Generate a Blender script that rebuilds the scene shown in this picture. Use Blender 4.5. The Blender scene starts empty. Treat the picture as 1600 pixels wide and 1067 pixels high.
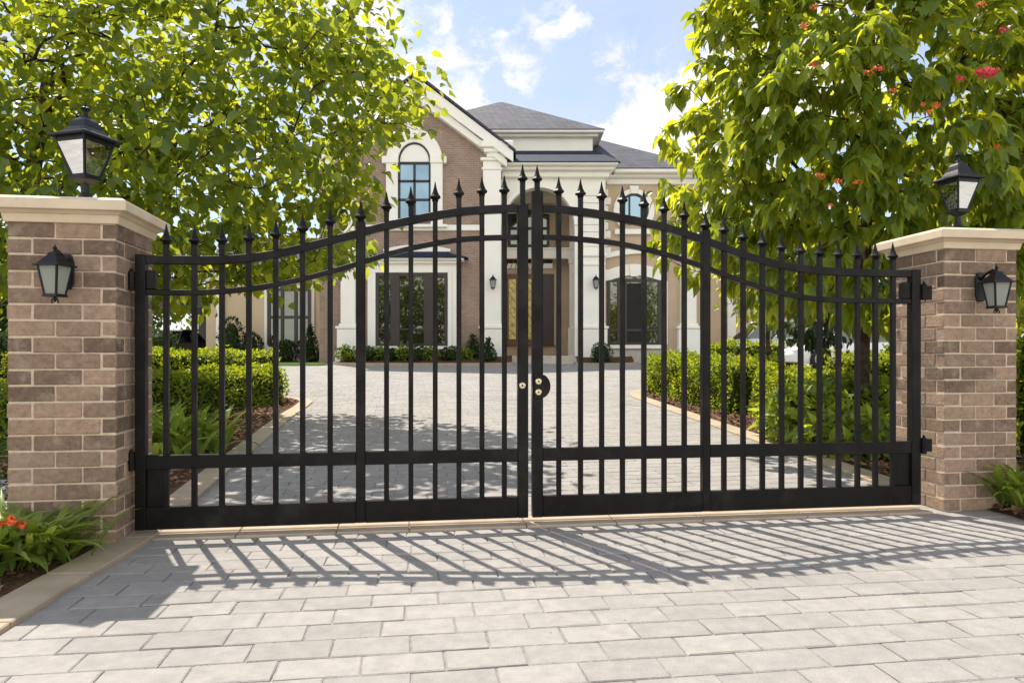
import bpy, bmesh, math, random
import numpy as np
from mathutils import Vector, Matrix
R = math.radians
random.seed(7); rng = np.random.default_rng(7)
S = bpy.context.scene
COL = S.collection
F = 1100.0; EYE = 1.11; HOR = 556.0; CX = 800.0

def U(px, py, Y):            # photo pixel seen at distance Y -> world point
    return Vector(((px-CX)/F*Y, Y, EYE+(HOR-py)/F*Y))
GT = [(-60, 0), (5.5, 0), (28, .80), (46, 1.0), (900, 1.0)]
def gz(y):
    for (a, za), (b, zb) in zip(GT, GT[1:]):
        if y <= b: return za+(zb-za)*(y-a)/(b-a)
    return 1.0

# ------------------------------------------------------------------ materials
M = {}
def newmat(name):
    m = bpy.data.materials.new(name); m.use_nodes = True
    nt = m.node_tree; nt.nodes.clear()
    out = nt.nodes.new('ShaderNodeOutputMaterial')
    M[name] = m
    return m, nt, out
def N(nt, t, **kw):
    n = nt.nodes.new('ShaderNode'+t)
    for k, v in kw.items():
        if k == 'inp':
            for kk, vv in v.items(): n.inputs[kk].default_value = vv
        else: setattr(n, k, v)
    return n
def c4(c): return (c[0], c[1], c[2], 1)
def ramp(nt, pts):
    r = N(nt, 'ValToRGB'); e = r.color_ramp.elements
    e[0].position, e[0].color = pts[0][0], c4(pts[0][1])
    e[1].position, e[1].color = pts[-1][0], c4(pts[-1][1])
    for p, c in pts[1:-1]:
        x = e.new(p); x.color = c4(c)
    return r
def mix(nt, fac, a, b, mode='MIX'):
    n = N(nt, 'MixRGB', blend_type=mode)
    for i, v in ((0, fac), (1, a), (2, b)):
        if hasattr(v, 'links') or hasattr(v, 'is_linked'): nt.links.new(v, n.inputs[i])
        elif i == 0: n.inputs[0].default_value = v
        else: n.inputs[i].default_value = c4(v)
    return n.outputs[0]
def surf(name, col, rough=.6, metal=0, spec=.5, var=.12, vscale=6, bump=0, bscale=60, island=0, dirt=None, dscale=2.0, coat=0):
    m, nt, out = newmat(name); L = nt.links
    p = N(nt, 'BsdfPrincipled', inp={'Roughness': rough, 'Metallic': metal, 'Specular IOR Level': spec, 'Coat Weight': coat})
    tc = N(nt, 'TexCoord')
    n1 = N(nt, 'TexNoise', inp={'Scale': vscale, 'Detail': 6, 'Roughness': .6}); L.new(tc.outputs['Object'], n1.inputs['Vector'])
    r1 = ramp(nt, [(.3, [x*(1-var) for x in col]), (.7, [min(1, x*(1+var)) for x in col])]); L.new(n1.outputs['Fac'], r1.inputs[0])
    c = r1.outputs[0]
    if island:
        g = N(nt, 'NewGeometry'); r2 = ramp(nt, [(0, [1-island]*3), (1, [1+island]*3)]); L.new(g.outputs['Random Per Island'], r2.inputs[0])
        c = mix(nt, 1, c, r2.outputs[0], 'MULTIPLY')
    if dirt:
        n2 = N(nt, 'TexNoise', inp={'Scale': dscale, 'Detail': 8, 'Roughness': .7}); L.new(tc.outputs['Object'], n2.inputs['Vector'])
        r3 = ramp(nt, [(.52, (0, 0, 0)), (.72, (1, 1, 1))]); L.new(n2.outputs['Fac'], r3.inputs[0])
        c = mix(nt, r3.outputs[0], c, dirt)
    L.new(c, p.inputs['Base Color'])
    if bump:
        n3 = N(nt, 'TexNoise', inp={'Scale': bscale, 'Detail': 5, 'Roughness': .6}); L.new(tc.outputs['Object'], n3.inputs['Vector'])
        b = N(nt, 'Bump', inp={'Strength': bump, 'Distance': .01}); L.new(n3.outputs['Fac'], b.inputs['Height']); L.new(b.outputs[0], p.inputs['Normal'])
    L.new(p.outputs[0], out.inputs[0])
    return m
def leafmat(name, col, trans, tw=.5, var=.35, rough=.42, spec=.45):
    m, nt, out = newmat(name); L = nt.links
    g = N(nt, 'NewGeometry')
    def tint(c):
        r = ramp(nt, [(0, [c[0]*(1-var)*.9, c[1]*(1-var), c[2]*(1-var)]), (.5, c), (1, [c[0]*(1+var)*1.12, c[1]*(1+var), c[2]*(1+var*.6)])])
        L.new(g.outputs['Random Per Island'], r.inputs[0]); return r.outputs[0]
    p = N(nt, 'BsdfPrincipled', inp={'Roughness': rough, 'Specular IOR Level': spec})
    L.new(tint(col), p.inputs['Base Color'])
    t = N(nt, 'BsdfTranslucent'); L.new(tint(trans), t.inputs[0])
    mx = N(nt, 'MixShader', inp={0: tw}); L.new(p.outputs[0], mx.inputs[1]); L.new(t.outputs[0], mx.inputs[2])
    L.new(mx.outputs[0], out.inputs[0])
    return m
def glassmat(name, tint=(1, 1, 1), rough=0.0, gl=.12):
    m, nt, out = newmat(name); L = nt.links
    t = N(nt, 'BsdfTransparent', inp={'Color': c4(tint)}); g = N(nt, 'BsdfGlossy', inp={'Roughness': rough, 'Color': (1, 1, 1, 1)})
    fr = N(nt, 'LayerWeight', inp={'Blend': .35}); mt = N(nt, 'Math', operation='MULTIPLY_ADD', inp={1: .6, 2: gl}); L.new(fr.outputs['Fresnel'], mt.inputs[0])
    mx = N(nt, 'MixShader'); L.new(mt.outputs[0], mx.inputs[0]); L.new(t.outputs[0], mx.inputs[1]); L.new(g.outputs[0], mx.inputs[2])
    L.new(mx.outputs[0], out.inputs[0]); return m
def brickmat(name, c1, c2, mortar, bw, bh, ms=.008):
    m, nt, out = newmat(name); L = nt.links
    p = N(nt, 'BsdfPrincipled', inp={'Roughness': .85, 'Specular IOR Level': .25})
    ge = N(nt, 'NewGeometry'); tc = N(nt, 'TexCoord')
    sx = N(nt, 'SeparateXYZ'); L.new(tc.outputs['Object'], sx.inputs[0])
    ad = N(nt, 'Math', operation='ADD'); L.new(sx.outputs[0], ad.inputs[0]); L.new(sx.outputs[1], ad.inputs[1])
    cb = N(nt, 'CombineXYZ'); L.new(ad.outputs[0], cb.inputs[0]); L.new(sx.outputs[2], cb.inputs[1])
    b = N(nt, 'TexBrick', inp={'Scale': 1, 'Mortar Size': ms, 'Brick Width': bw, 'Row Height': bh, 'Color1': c4(c1), 'Color2': c4(c2), 'Mortar': c4(mortar), 'Mortar Smooth': .2})
    L.new(cb.outputs[0], b.inputs[0])
    n1 = N(nt, 'TexNoise', inp={'Scale': 1.2, 'Detail': 6}); L.new(tc.outputs['Object'], n1.inputs[0])
    r1 = ramp(nt, [(.3, (.85, .85, .85)), (.7, (1.12, 1.1, 1.08))]); L.new(n1.outputs[0], r1.inputs[0])
    L.new(mix(nt, 1, b.outputs[0], r1.outputs[0], 'MULTIPLY'), p.inputs['Base Color'])
    bp = N(nt, 'Bump', invert=True, inp={'Strength': .5, 'Distance': .01}); L.new(b.outputs['Fac'], bp.inputs['Height']); L.new(bp.outputs[0], p.inputs['Normal'])
    L.new(p.outputs[0], out.inputs[0]); return m
def shinglemat(name, col):
    m, nt, out = newmat(name); L = nt.links
    p = N(nt, 'BsdfPrincipled', inp={'Roughness': .8, 'Specular IOR Level': .3})
    tc = N(nt, 'TexCoord'); sx = N(nt, 'SeparateXYZ'); L.new(tc.outputs['Object'], sx.inputs[0])
    ad = N(nt, 'Math', operation='ADD'); L.new(sx.outputs[0], ad.inputs[0]); L.new(sx.outputs[1], ad.inputs[1])
    cb = N(nt, 'CombineXYZ'); L.new(ad.outputs[0], cb.inputs[0]); L.new(sx.outputs[2], cb.inputs[1])
    b = N(nt, 'TexBrick', inp={'Scale': 1, 'Mortar Size': .012, 'Brick Width': .32, 'Row Height': .13, 'Color1': c4(col), 'Color2': c4([x*1.45 for x in col]), 'Mortar': c4([x*.45 for x in col])})
    L.new(cb.outputs[0], b.inputs[0])
    n1 = N(nt, 'TexNoise', inp={'Scale': 1.5, 'Detail': 8}); L.new(tc.outputs['Object'], n1.inputs[0])
    r1 = ramp(nt, [(.3, (.75, .75, .78)), (.7, (1.2, 1.2, 1.2))]); L.new(n1.outputs[0], r1.inputs[0])
    L.new(mix(nt, 1, b.outputs[0], r1.outputs[0], 'MULTIPLY'), p.inputs['Base Color'])
    bp = N(nt, 'Bump', invert=True, inp={'Strength': .6, 'Distance': .02}); L.new(b.outputs['Fac'], bp.inputs['Height']); L.new(bp.outputs[0], p.inputs['Normal'])
    L.new(p.outputs[0], out.inputs[0]); return m

surf('black_metal', (.0065, .0052, .0048), rough=.42, spec=.2, var=.3, vscale=9, bump=.06, bscale=240, dirt=(.022, .019, .016), dscale=3.5)
def roughvar(m, lo, hi, sc):
    nt = m.node_tree; L = nt.links; p = next(n for n in nt.nodes if n.type == 'BSDF_PRINCIPLED')
    tc = N(nt, 'TexCoord'); n = N(nt, 'TexNoise', inp={'Scale': sc, 'Detail': 7, 'Roughness': .65}); L.new(tc.outputs['Object'], n.inputs[0])
    q = N(nt, 'MapRange', inp={1: .35, 2: .65, 3: lo, 4: hi}); L.new(n.outputs[0], q.inputs[0]); L.new(q.outputs[0], p.inputs['Roughness'])
roughvar(M['black_metal'], .26, .62, 4)
surf('lantern_metal', (.008, .008, .010), rough=.38, spec=.3, var=.3, vscale=20, bump=.08, bscale=150)
surf('brass', (.75, .62, .40), rough=.25, metal=1)
surf('keyhole', (.02, .02, .02), rough=.5)
surf('pillar_brick', (.278, .192, .137), rough=.85, spec=.2, var=.24, vscale=32, bump=.9, bscale=75, island=.40, dirt=(.40, .31, .235), dscale=7)
surf('mortar', (.62, .50, .37), rough=.95, spec=.1, var=.15, vscale=30, bump=.6, bscale=120)
surf('cap_stone', (.66, .54, .39), rough=.75, spec=.25, var=.08, vscale=5, bump=.15, bscale=90, dirt=(.52, .42, .30), dscale=2.2)
surf('paver', (.316, .292, .268), rough=.85, spec=.2, var=.12, vscale=14, bump=.55, bscale=95, island=.08, dirt=(.262, .242, .222), dscale=.9)
def specks(m):
    nt = m.node_tree; L = nt.links; p = next(n for n in nt.nodes if n.type == 'BSDF_PRINCIPLED'); src = p.inputs['Base Color'].links[0].from_socket
    tc = N(nt, 'TexCoord'); v = N(nt, 'TexVoronoi', inp={'Scale': 5.5, 'Randomness': 1}); n = N(nt, 'TexNoise', inp={'Scale': 3}); L.new(tc.outputs['Object'], n.inputs[0]); L.new(tc.outputs['Object'], v.inputs[0])
    r = ramp(nt, [(.028, (1, 1, 1)), (.05, (0, 0, 0))]); L.new(v.outputs['Distance'], r.inputs[0])
    g = ramp(nt, [(.5, (0, 0, 0)), (.56, (1, 1, 1))]); L.new(n.outputs[0], g.inputs[0])
    f = mix(nt, 1, r.outputs[0], g.outputs[0], 'MULTIPLY')
    L.new(mix(nt, f, src, (.10, .085, .07)), p.inputs['Base Color'])
specks(M['paver'])
surf('paver_joint', (.275, .255, .235), rough=.95, spec=.1, var=.3, vscale=25, bump=.5, bscale=100)
surf('border_stone', (.42, .335, .235), rough=.8, spec=.25, var=.12, vscale=5, bump=.3, bscale=80, island=.06, dirt=(.33, .26, .19), dscale=2)
surf('threshold_stone', (.45, .36, .265), rough=.75, spec=.25, var=.12, vscale=6, bump=.2, bscale=80, dirt=(.33, .26, .20), dscale=2)
surf('mulch', (.10, .058, .036), rough=.95, spec=.1, var=.7, vscale=45, bump=1, bscale=70)
surf('bark_chip', (.19, .11, .068), rough=.9, spec=.15, var=.3, vscale=30, island=.65)
surf('concrete', (.33, .315, .295), rough=.9, spec=.2, var=.12, vscale=4, bump=.3, bscale=70, dirt=(.26, .245, .23), dscale=1.1)
surf('lawn', (.055, .095, .018), rough=.95, spec=.1, var=.4, vscale=9, bump=1, bscale=60, dirt=(.085, .12, .022), dscale=.6)
surf('bark', (.075, .052, .038), rough=.95, spec=.1, var=.45, vscale=14, bump=1, bscale=35)
surf('trim', (.88, .85, .77), rough=.6, spec=.3, var=.03, vscale=2)
surf('stucco_white', (.86, .83, .75), rough=.8, spec=.2, var=.04, vscale=2, bump=.1, bscale=40)
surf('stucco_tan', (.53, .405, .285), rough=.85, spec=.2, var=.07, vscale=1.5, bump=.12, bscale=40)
surf('stucco_cream', (.60, .46, .31), rough=.85, spec=.2, var=.05, vscale=1.5, bump=.12, bscale=40)
surf('foundation', (.50, .46, .39), rough=.9, spec=.2, var=.1, vscale=3)
surf('window_frame', (.012, .014, .017), rough=.45)
surf('frame_brown', (.040, .030, .024), rough=.45)
surf('wood', (.16, .055, .018), rough=.4, var=.35, vscale=9)
surf('dark_wood', (.035, .015, .009), rough=.4, var=.35, vscale=9)
surf('step_stone', (.52, .46, .38), rough=.85, var=.1)
surf('dark_interior', (.02, .018, .016), rough=.9)
surf('curtain', (.34, .33, .25), rough=.9, var=.25, vscale=5)
surf('blue_awning', (.018, .024, .05), rough=.55, var=.2)
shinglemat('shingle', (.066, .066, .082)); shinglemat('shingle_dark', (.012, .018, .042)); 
brickmat('house_brick', (.34, .245, .19), (.275, .195, .15), (.42, .33, .27), .23, .085)
surf('tyre', (.015, .015, .015), rough=.8); surf('rim', (.5, .5, .52), rough=.3, metal=1)
surf('paint_white', (.78, .78, .77), rough=.2, coat=.6, var=.01); surf('paint_silver', (.42, .43, .45), rough=.25, metal=.6, coat=.6, var=.01); surf('paint_dark', (.03, .035, .045), rough=.2, coat=.6, var=.01)
surf('car_lamp', (.7, .7, .7), rough=.1, var=.01)
surf('bulb', (.85, .82, .74), rough=.35, var=.02)
surf('blossom_red', (.75, .055, .075), rough=.6, var=.2, island=.3); surf('blossom_orange', (.85, .18, .045), rough=.6, var=.2, island=.3)
glassmat('clear_glass', (.97, .98, .97), 0, .2); 
def frosted(name):
    m, nt, out = newmat(name); L = nt.links
    d = N(nt, 'BsdfPrincipled', inp={'Base Color': (.45, .47, .42, 1), 'Roughness': .35}); t = N(nt, 'BsdfTranslucent', inp={'Color': (.75, .76, .70, 1)})
    mx = N(nt, 'MixShader', inp={0: .5}); L.new(d.outputs[0], mx.inputs[1]); L.new(t.outputs[0], mx.inputs[2]); L.new(mx.outputs[0], out.inputs[0])
frosted('frosted_glass')
def winmat(name, col, mirror=.35, tint=(.92, .97, 1)):
    m, nt, out = newmat(name); L = nt.links
    d = N(nt, 'BsdfDiffuse', inp={'Color': c4(col)}); g = N(nt, 'BsdfGlossy', inp={'Roughness': .02, 'Color': c4(tint)})
    tc = N(nt, 'TexCoord'); n = N(nt, 'TexNoise', inp={'Scale': .7, 'Detail': 2}); L.new(tc.outputs['Object'], n.inputs[0])
    b = N(nt, 'Bump', inp={'Strength': .12, 'Distance': .05}); L.new(n.outputs[0], b.inputs['Height']); L.new(b.outputs[0], g.inputs['Normal'])
    mx = N(nt, 'MixShader', inp={0: mirror}); L.new(d.outputs[0], mx.inputs[1]); L.new(g.outputs[0], mx.inputs[2]); L.new(mx.outputs[0], out.inputs[0])
winmat('window_glass', (.03, .05, .06), .5, (.42, .60, .70)); winmat('dark_glass', (.015, .014, .010), .17, (.85, .9, .75))
surf('amber_glass', (.88, .56, .10), rough=.15, var=.5, vscale=5)
leafmat('leaf_maple', (.046, .098, .020), (.64, .70, .035), .45, rough=.34)
leafmat('leaf_broad', (.088, .150, .025), (.68, .72, .035), .48, rough=.32)
leafmat('leaf_hedge', (.135, .19, .018), (.52, .58, .02), .45)
leafmat('leaf_plant', (.14, .20, .025), (.55, .64, .04), .48)
leafmat('leaf_strap', (.16, .235, .045), (.50, .60, .07), .42, rough=.35)
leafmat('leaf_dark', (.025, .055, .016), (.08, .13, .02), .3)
leafmat('leaf_far', (.050, .090, .022), (.22, .28, .03), .4)
surf('hedge_core', (.030, .045, .012), rough=1, spec=0, var=.5, vscale=20)

# ------------------------------------------------------------------ mesh builder
class MB:
    def __init__(s): s.v = []; s.f = []
    def add(s, vs, fs):
        o = len(s.v); s.v += [tuple(v) for v in vs]; s.f += [tuple(i+o for i in f) for f in fs]; return s
    def box(s, x0, x1, y0, y1, z0, z1):
        return s.add([(x0,y0,z0),(x1,y0,z0),(x1,y1,z0),(x0,y1,z0),(x0,y0,z1),(x1,y0,z1),(x1,y1,z1),(x0,y1,z1)],
                     [(0,3,2,1),(4,5,6,7),(0,1,5,4),(1,2,6,5),(2,3,7,6),(3,0,4,7)])
    def frus(s, cx, cy, z0, z1, a0, b0, a1, b1):       # rectangular frustum, half sizes
        return s.add([(cx-a0,cy-b0,z0),(cx+a0,cy-b0,z0),(cx+a0,cy+b0,z0),(cx-a0,cy+b0,z0),(cx-a1,cy-b1,z1),(cx+a1,cy-b1,z1),(cx+a1,cy+b1,z1),(cx-a1,cy+b1,z1)],
                     [(0,3,2,1),(4,5,6,7),(0,1,5,4),(1,2,6,5),(2,3,7,6),(3,0,4,7)])
    def prism(s, poly, y0, y1):                        # polygon in x,z extruded along y
        n = len(poly)
        return s.add([(x,y0,z) for x,z in poly]+[(x,y1,z) for x,z in poly],
                     [tuple(range(n)), tuple(range(2*n-1, n-1, -1))]+[(i,n+i,n+(i+1)%n,(i+1)%n) for i in range(n)])
    def lathe(s, prof, cx=0, cy=0, seg=12, rot=0, z=0):
        vs = []; fs = []
        for h, r in prof:
            for k in range(seg):
                a = 2*math.pi*k/seg+rot; vs.append((cx+r*math.cos(a), cy+r*math.sin(a), z+h))
        for i in range(len(prof)-1):
            for k in range(seg):
                fs.append((i*seg+k, i*seg+(k+1)%seg, (i+1)*seg+(k+1)%seg, (i+1)*seg+k))
        fs.append(tuple(range(seg-1, -1, -1))); fs.append(tuple(range((len(prof)-1)*seg, len(prof)*seg)))
        return s.add(vs, fs)
    def tube(s, pts, rad, seg=8):
        pts = [Vector(p) for p in pts]
        if not hasattr(rad, '__len__'): rad = [rad]*len(pts)
        vs = []; fs = []
        for i, p in enumerate(pts):
            d = (pts[min(i+1, len(pts)-1)]-pts[max(i-1, 0)]).normalized()
            a = d.orthogonal().normalized() if i == 0 else (a-d*a.dot(d)).normalized()
            b = d.cross(a)
            for k in range(seg):
                t = 2*math.pi*k/seg; vs.append(p+(a*math.cos(t)+b*math.sin(t))*rad[i])
        for i in range(len(pts)-1):
            for k in range(seg): fs.append((i*seg+k, i*seg+(k+1)%seg, (i+1)*seg+(k+1)%seg, (i+1)*seg+k))
        fs.append(tuple(range(seg-1, -1, -1))); fs.append(tuple(range((len(pts)-1)*seg, len(pts)*seg)))
        return s.add(vs, fs)
    def build(s, name, mat, parent=None, bevel=0, smooth=False, world=False, seg=1):
        vs = s.v
        if parent is not None and world:
            l = parent.location if parent.parent is None else parent.parent.location
            vs = [(a-l.x, b-l.y, c-l.z) for a, b, c in vs]
        me = bpy.data.meshes.new(name); me.from_pydata(vs, [], s.f)
        bm = bmesh.new(); bm.from_mesh(me); bmesh.ops.recalc_face_normals(bm, faces=bm.faces); bm.to_mesh(me); bm.free()
        me.materials.append(M[mat])
        if smooth: me.polygons.foreach_set('use_smooth', [True]*len(me.polygons))
        o = bpy.data.objects.new(name, me); COL.objects.link(o); o.parent = parent
        if bevel:
            b = o.modifiers.new('bevel', 'BEVEL'); b.width = bevel; b.segments = seg; b.limit_method = 'ANGLE'; b.angle_limit = R(40)
        return o
def npmesh(name, V, Fs, mat, parent=None, smooth=False):
    me = bpy.data.meshes.new(name); me.from_pydata(V.tolist(), [], Fs); me.materials.append(M[mat])
    if smooth: me.polygons.foreach_set('use_smooth', [True]*len(me.polygons))
    o = bpy.data.objects.new(name, me); COL.objects.link(o); o.parent = parent
    return o
def tag(o, label=None, cat=None, group=None, kind=None):
    if label: o['label'] = label
    if cat: o['category'] = cat
    if group: o['group'] = group
    if kind: o['kind'] = kind
    return o
def empty(name, loc, rz=0, **kw):
    o = bpy.data.objects.new(name, None); COL.objects.link(o); o.location = loc; o.rotation_euler = (0, 0, rz); o.empty_display_size = .2
    return tag(o, **kw)
def sheet(name, poly, dz, mat, kind='structure', label=None, cat=None):
    bm = bmesh.new(); bm.faces.new([bm.verts.new((x, y, 0)) for x, y in poly])
    bmesh.ops.triangulate(bm, faces=bm.faces[:])
    for y in [g[0] for g in GT[1:4]]+[7, 9, 12, 16, 20, 24]:
        bmesh.ops.bisect_plane(bm, geom=bm.verts[:]+bm.edges[:]+bm.faces[:], plane_co=(0, y, 0), plane_no=(0, 1, 0))
    for v in bm.verts: v.co.z = gz(v.co.y)+dz
    bmesh.ops.recalc_face_normals(bm, faces=bm.faces)
    for f in bm.faces:
        if f.normal.z < 0: f.normal_flip()
    me = bpy.data.meshes.new(name); bm.to_mesh(me); bm.free(); me.materials.append(M[mat])
    o = bpy.data.objects.new(name, me); COL.objects.link(o)
    return tag(o, label, cat, kind=kind)
def inpoly(x, y, P):
    c = False; n = len(P); j = n-1
    for i in range(n):
        xi, yi = P[i]; xj, yj = P[j]
        if (yi > y) != (yj > y) and x < (xj-xi)*(y-yi)/(yj-yi)+xi: c = not c
        j = i
    return c
def spline(pts, n=8):                                  # Catmull-Rom through 2-d/3-d points
    P = [np.array(p, float) for p in pts]; P = [2*P[0]-P[1]]+P+[2*P[-1]-P[-2]]; out = []
    for i in range(1, len(P)-2):
        for k in range(n):
            t = k/n
            out.append(.5*((2*P[i])+(P[i+1]-P[i-1])*t+(2*P[i-1]-5*P[i]+4*P[i+1]-P[i+2])*t*t+(3*P[i]-P[i-1]-3*P[i+1]+P[i+2])*t**3))
    out.append(P[-2]); return out

# ------------------------------------------------------------------ ground
ALPHA = math.atan(157/1100.0)
gd = Vector((math.cos(ALPHA), math.sin(ALPHA))); gn = Vector((-math.sin(ALPHA), math.cos(ALPHA)))
tag(sheet('ground', [(-400, -40), (400, -40), (400, 600), (-400, 600)], -.06, 'lawn'), kind='structure')
left_edge = spline([(-1.62, .2), (-2.02, 2.7), (-2.17, 4.33), (-2.42, 5.4), (-2.9, 8.2), (-3.3, 10.6), (-3.52, 12.2), (-3.75, 13.1), (-4.4, 13.7), (-6, 14.3), (-10, 15.2), (-20, 16.5)], 6)
right_edge = spline([(3.30, 5.35), (3.08, 6.0), (2.86, 8.2), (2.62, 10.6), (2.44, 12.6), (2.36, 13.9), (2.56, 15.0), (3.2, 15.8), (4.6, 16.2), (8, 16.5), (22, 17)], 6)
LE = [tuple(p) for p in left_edge]; RE = [tuple(p) for p in right_edge]
front_left = [(-1.5, -6), LE[0]]
drive_poly = [(-1.3, -8), (12, -8), (12, 4.2), (3.44, 4.3), (3.3, 5.4)]+RE+[(22, 40), (9.8, 40), (9.8, 28.0), (-8, 28.0), (-20, 27)]+LE[::-1]
sheet('driveway', [(-1.9, -8), (12, -8), (12, 4.3), (3.6, 4.4), (3.4, 5.5), (3.3, 6), (3.0, 12), (3, 15), (22, 16), (22, 42), (-20, 42), (-20, 15), (-4.4, 13), (-3.6, 11), (-2.6, 5.4), (-2.35, 4.3)], -.0025, 'paver_joint')
# paving stones: one bevelled stone each, in running bond parallel to the gate
def pavers():
    RW, PL, J = .166, .298, .006
    V = []; Fc = []
    rr = random.Random(3)
    for r in range(-48, 180):
        v0 = r*RW; off = (r % 2)*PL*.5+rr.uniform(-.03, .03)
        for k in range(-60, 70):
            u0 = k*PL+off
            c = gd*(u0+PL/2)+gn*(v0+RW/2)
            if c.y > 28.5 or c.y < -2.5 or c.x < -13 or c.x > 15: continue
            if not inpoly(c.x, c.y, drive_poly):
                if not (inpoly(c.x+.22, c.y, drive_poly) or inpoly(c.x-.22, c.y, drive_poly)): continue
            dz = rr.uniform(-.0015, .0015); tx = rr.uniform(-.002, .002); ty = rr.uniform(-.003, .003)
            b = len(V); ch = .005
            for inset, h in ((J/2, -.014), (J/2, .000), (J/2+ch, .004)):
                for (uu, vv) in ((0, 0), (1, 0), (1, 1), (0, 1)):
                    u = u0+(inset if uu == 0 else PL-inset); v = v0+(inset if vv == 0 else RW-inset)
                    p = gd*u+gn*v
                    jx, jy = (rr.uniform(-.002, .002), rr.uniform(-.002, .002))
                    V.append((p.x+jx, p.y+jy, gz(p.y)+h+dz+tx*(uu-.5)+ty*(vv-.5)))
            for a in (0, 4):
                for i in range(4): Fc.append((b+a+i, b+a+(i+1) % 4, b+a+4+(i+1) % 4, b+a+4+i))
            Fc.append((b+8, b+9, b+10, b+11))
    o = npmesh('paving_stones', np.array(V), Fc, 'paver'); tag(o, kind='structure')
pavers()
LB = [LE[0]]+LE+[(-40, 17), (-40, -3), (-1.2, -3)]
left_bed = [(-1.35, -3)]+LE+[(-24, 17), (-24, -3)]
sheet('planting_bed', left_bed, .020, 'mulch')
right_bed = [(3.46, 1.5), (3.44, 4.9), (3.32, 5.3)]+RE+[(24, 17), (24, 1.5)]
sheet('planting_bed', right_bed, .020, 'mulch')
sheet('side_path', [(-40, -6), (-2.9, -6), (-3.25, 3.0), (-3.7, 6.0), (-40, 7.5)], .035, 'concrete')
sheet('lawn', [(-40, 7.52), (-4.0, 6.05), (-4.6, 8.0), (-5.6, 11), (-40, 11)], .035, 'lawn')
sheet('side_path', [(4.3, -6), (40, -6), (40, 4.0), (4.5, 4.0)], .035, 'concrete')
sheet('lawn', [(4.9, 4.02), (40, 4.02), (40, 8.5), (5.6, 8.5)], .035, 'lawn')
sheet('lawn', [(-30, 24.9), (-7.2, 26.2), (-6.9, 27.2), (-8.4, 30.6), (-30, 30.6)], .03, 'lawn')
def border(name, edge, w, side, gap=.62, top=.030):
    # strip of flat border stones along an edge, cut into slabs
    mb = MB(); P = [Vector(p) for p in edge]
    acc = []; d = 0
    for a, b in zip(P, P[1:]):
        n = max(1, int((b-a).length/.08))
        for i in range(n): acc.append(a.lerp(b, i/n))
    acc.append(P[-1])
    i = 0
    while i < len(acc)-1:
        j = i; l = 0
        while j < len(acc)-1 and l < gap: l += (acc[j+1]-acc[j]).length; j += 1
        seg = acc[i:j+1]; vs = []
        for k, p in enumerate(seg):
            d = (acc[min(i+k+1, len(acc)-1)]-acc[max(i+k-1, 0)]).normalized(); nn = Vector((-d.y, d.x))*side
            q = p.copy()
            if k == 0: q = q+d*.004
            if k == len(seg)-1: q = q-d*.004
            r = q+nn*w
            z = gz(p.y)
            vs += [(q.x, q.y, z-.02), (q.x, q.y, z+top), (r.x, r.y, z+top), (r.x, r.y, z-.02)]
        m = len(seg); fs = [(0, 1, 2, 3), (4*m-1, 4*m-2, 4*m-3, 4*m-4)]
        for k in range(m-1):
            for e in range(4): fs.append((4*k+e, 4*k+(e+1) % 4, 4*k+4+(e+1) % 4, 4*k+4+e))
        mb.add(vs, fs); i = j
    tag(mb.build(name, 'border_stone', bevel=.006), kind='structure')
border('kerb', LE[:60], .225, 1)
border('kerb', RE[:52], .25, -1)
# bark chips
def chips(n):
    V = []; Fc = []
    while len(V) < n*4:
        if random.random() < .5: x, y = random.uniform(-5.4, -2.2), random.uniform(3.0, 13.4)
        elif random.random() < .8: x, y = random.uniform(2.5, 5.5), random.uniform(5.0, 15.6)
        else: x, y = random.uniform(3.45, 4.5), random.uniform(3.9, 5.2)
        if not (inpoly(x+.30, y, left_bed) if x < 0 else inpoly(x-.28 if y > 5.3 else x-.02, y, right_bed)): continue
        z = gz(y)+.026; l = random.uniform(.012, .035); w = random.uniform(.005, .013); a = random.uniform(0, 6.28)
        ca, sa = math.cos(a), math.sin(a); t1 = random.uniform(-.4, .4)*l; t2 = random.uniform(-.9, .9)*w; h = random.uniform(.004, .022)
        b = len(V)
        for u, v in ((-1, -1), (1, -1), (1, 1), (-1, 1)):
            V.append((x+ca*u*l-sa*v*w, y+sa*u*l+ca*v*w, z+h+u*t1+v*t2))
        Fc.append((b, b+1, b+2, b+3))
    tag(npmesh('bark_mulch', np.array(V), Fc, 'bark_chip'), 'brown bark chips covering the planting beds beside the drive', 'mulch', kind='stuff')
chips(26000)

# ------------------------------------------------------------------ gate
GO = Vector((U(213, 0, 4.3).x, 4.3, 0))
def gs(px):
    k = (px-CX)/F; return (k*GO.y-GO.x)/(gd.x-k*gd.y)
def gh(px, py):
    Y = GO.y+gd.y*gs(px); return EYE+(HOR-py)/F*Y
def curve_pts(samples, n=7):
    return [tuple(p) for p in spline([(gs(x), gh(x, y)) for x, y in samples], n)]
topL = curve_pts([(213, 399), (300, 400.5), (347, 400), (389, 397), (431, 391), (480, 380), (556, 360), (601, 348), (643, 338.5), (680, 331.5), (716, 326), (753, 322.5), (787, 321), (825, 320.5)])
lowL = curve_pts([(213, 452), (300, 453), (347, 451), (389, 447), (431, 441), (473, 432), (516, 421), (560, 408), (601, 395), (643, 384), (680, 376.5), (717, 371), (753, 368.5), (787, 367.5), (825, 367)])
topR = curve_pts([(831, 320.5), (870, 322), (906, 325.5), (940, 330), (974, 336), (1007, 342.5), (1038, 350), (1069, 359.5), (1100, 370), (1131, 382), (1161, 393), (1191, 402), (1221, 409), (1251, 414), (1281, 417.5), (1310, 419.5), (1340, 420.5), (1380, 421.5), (1435, 422.5)])
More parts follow.
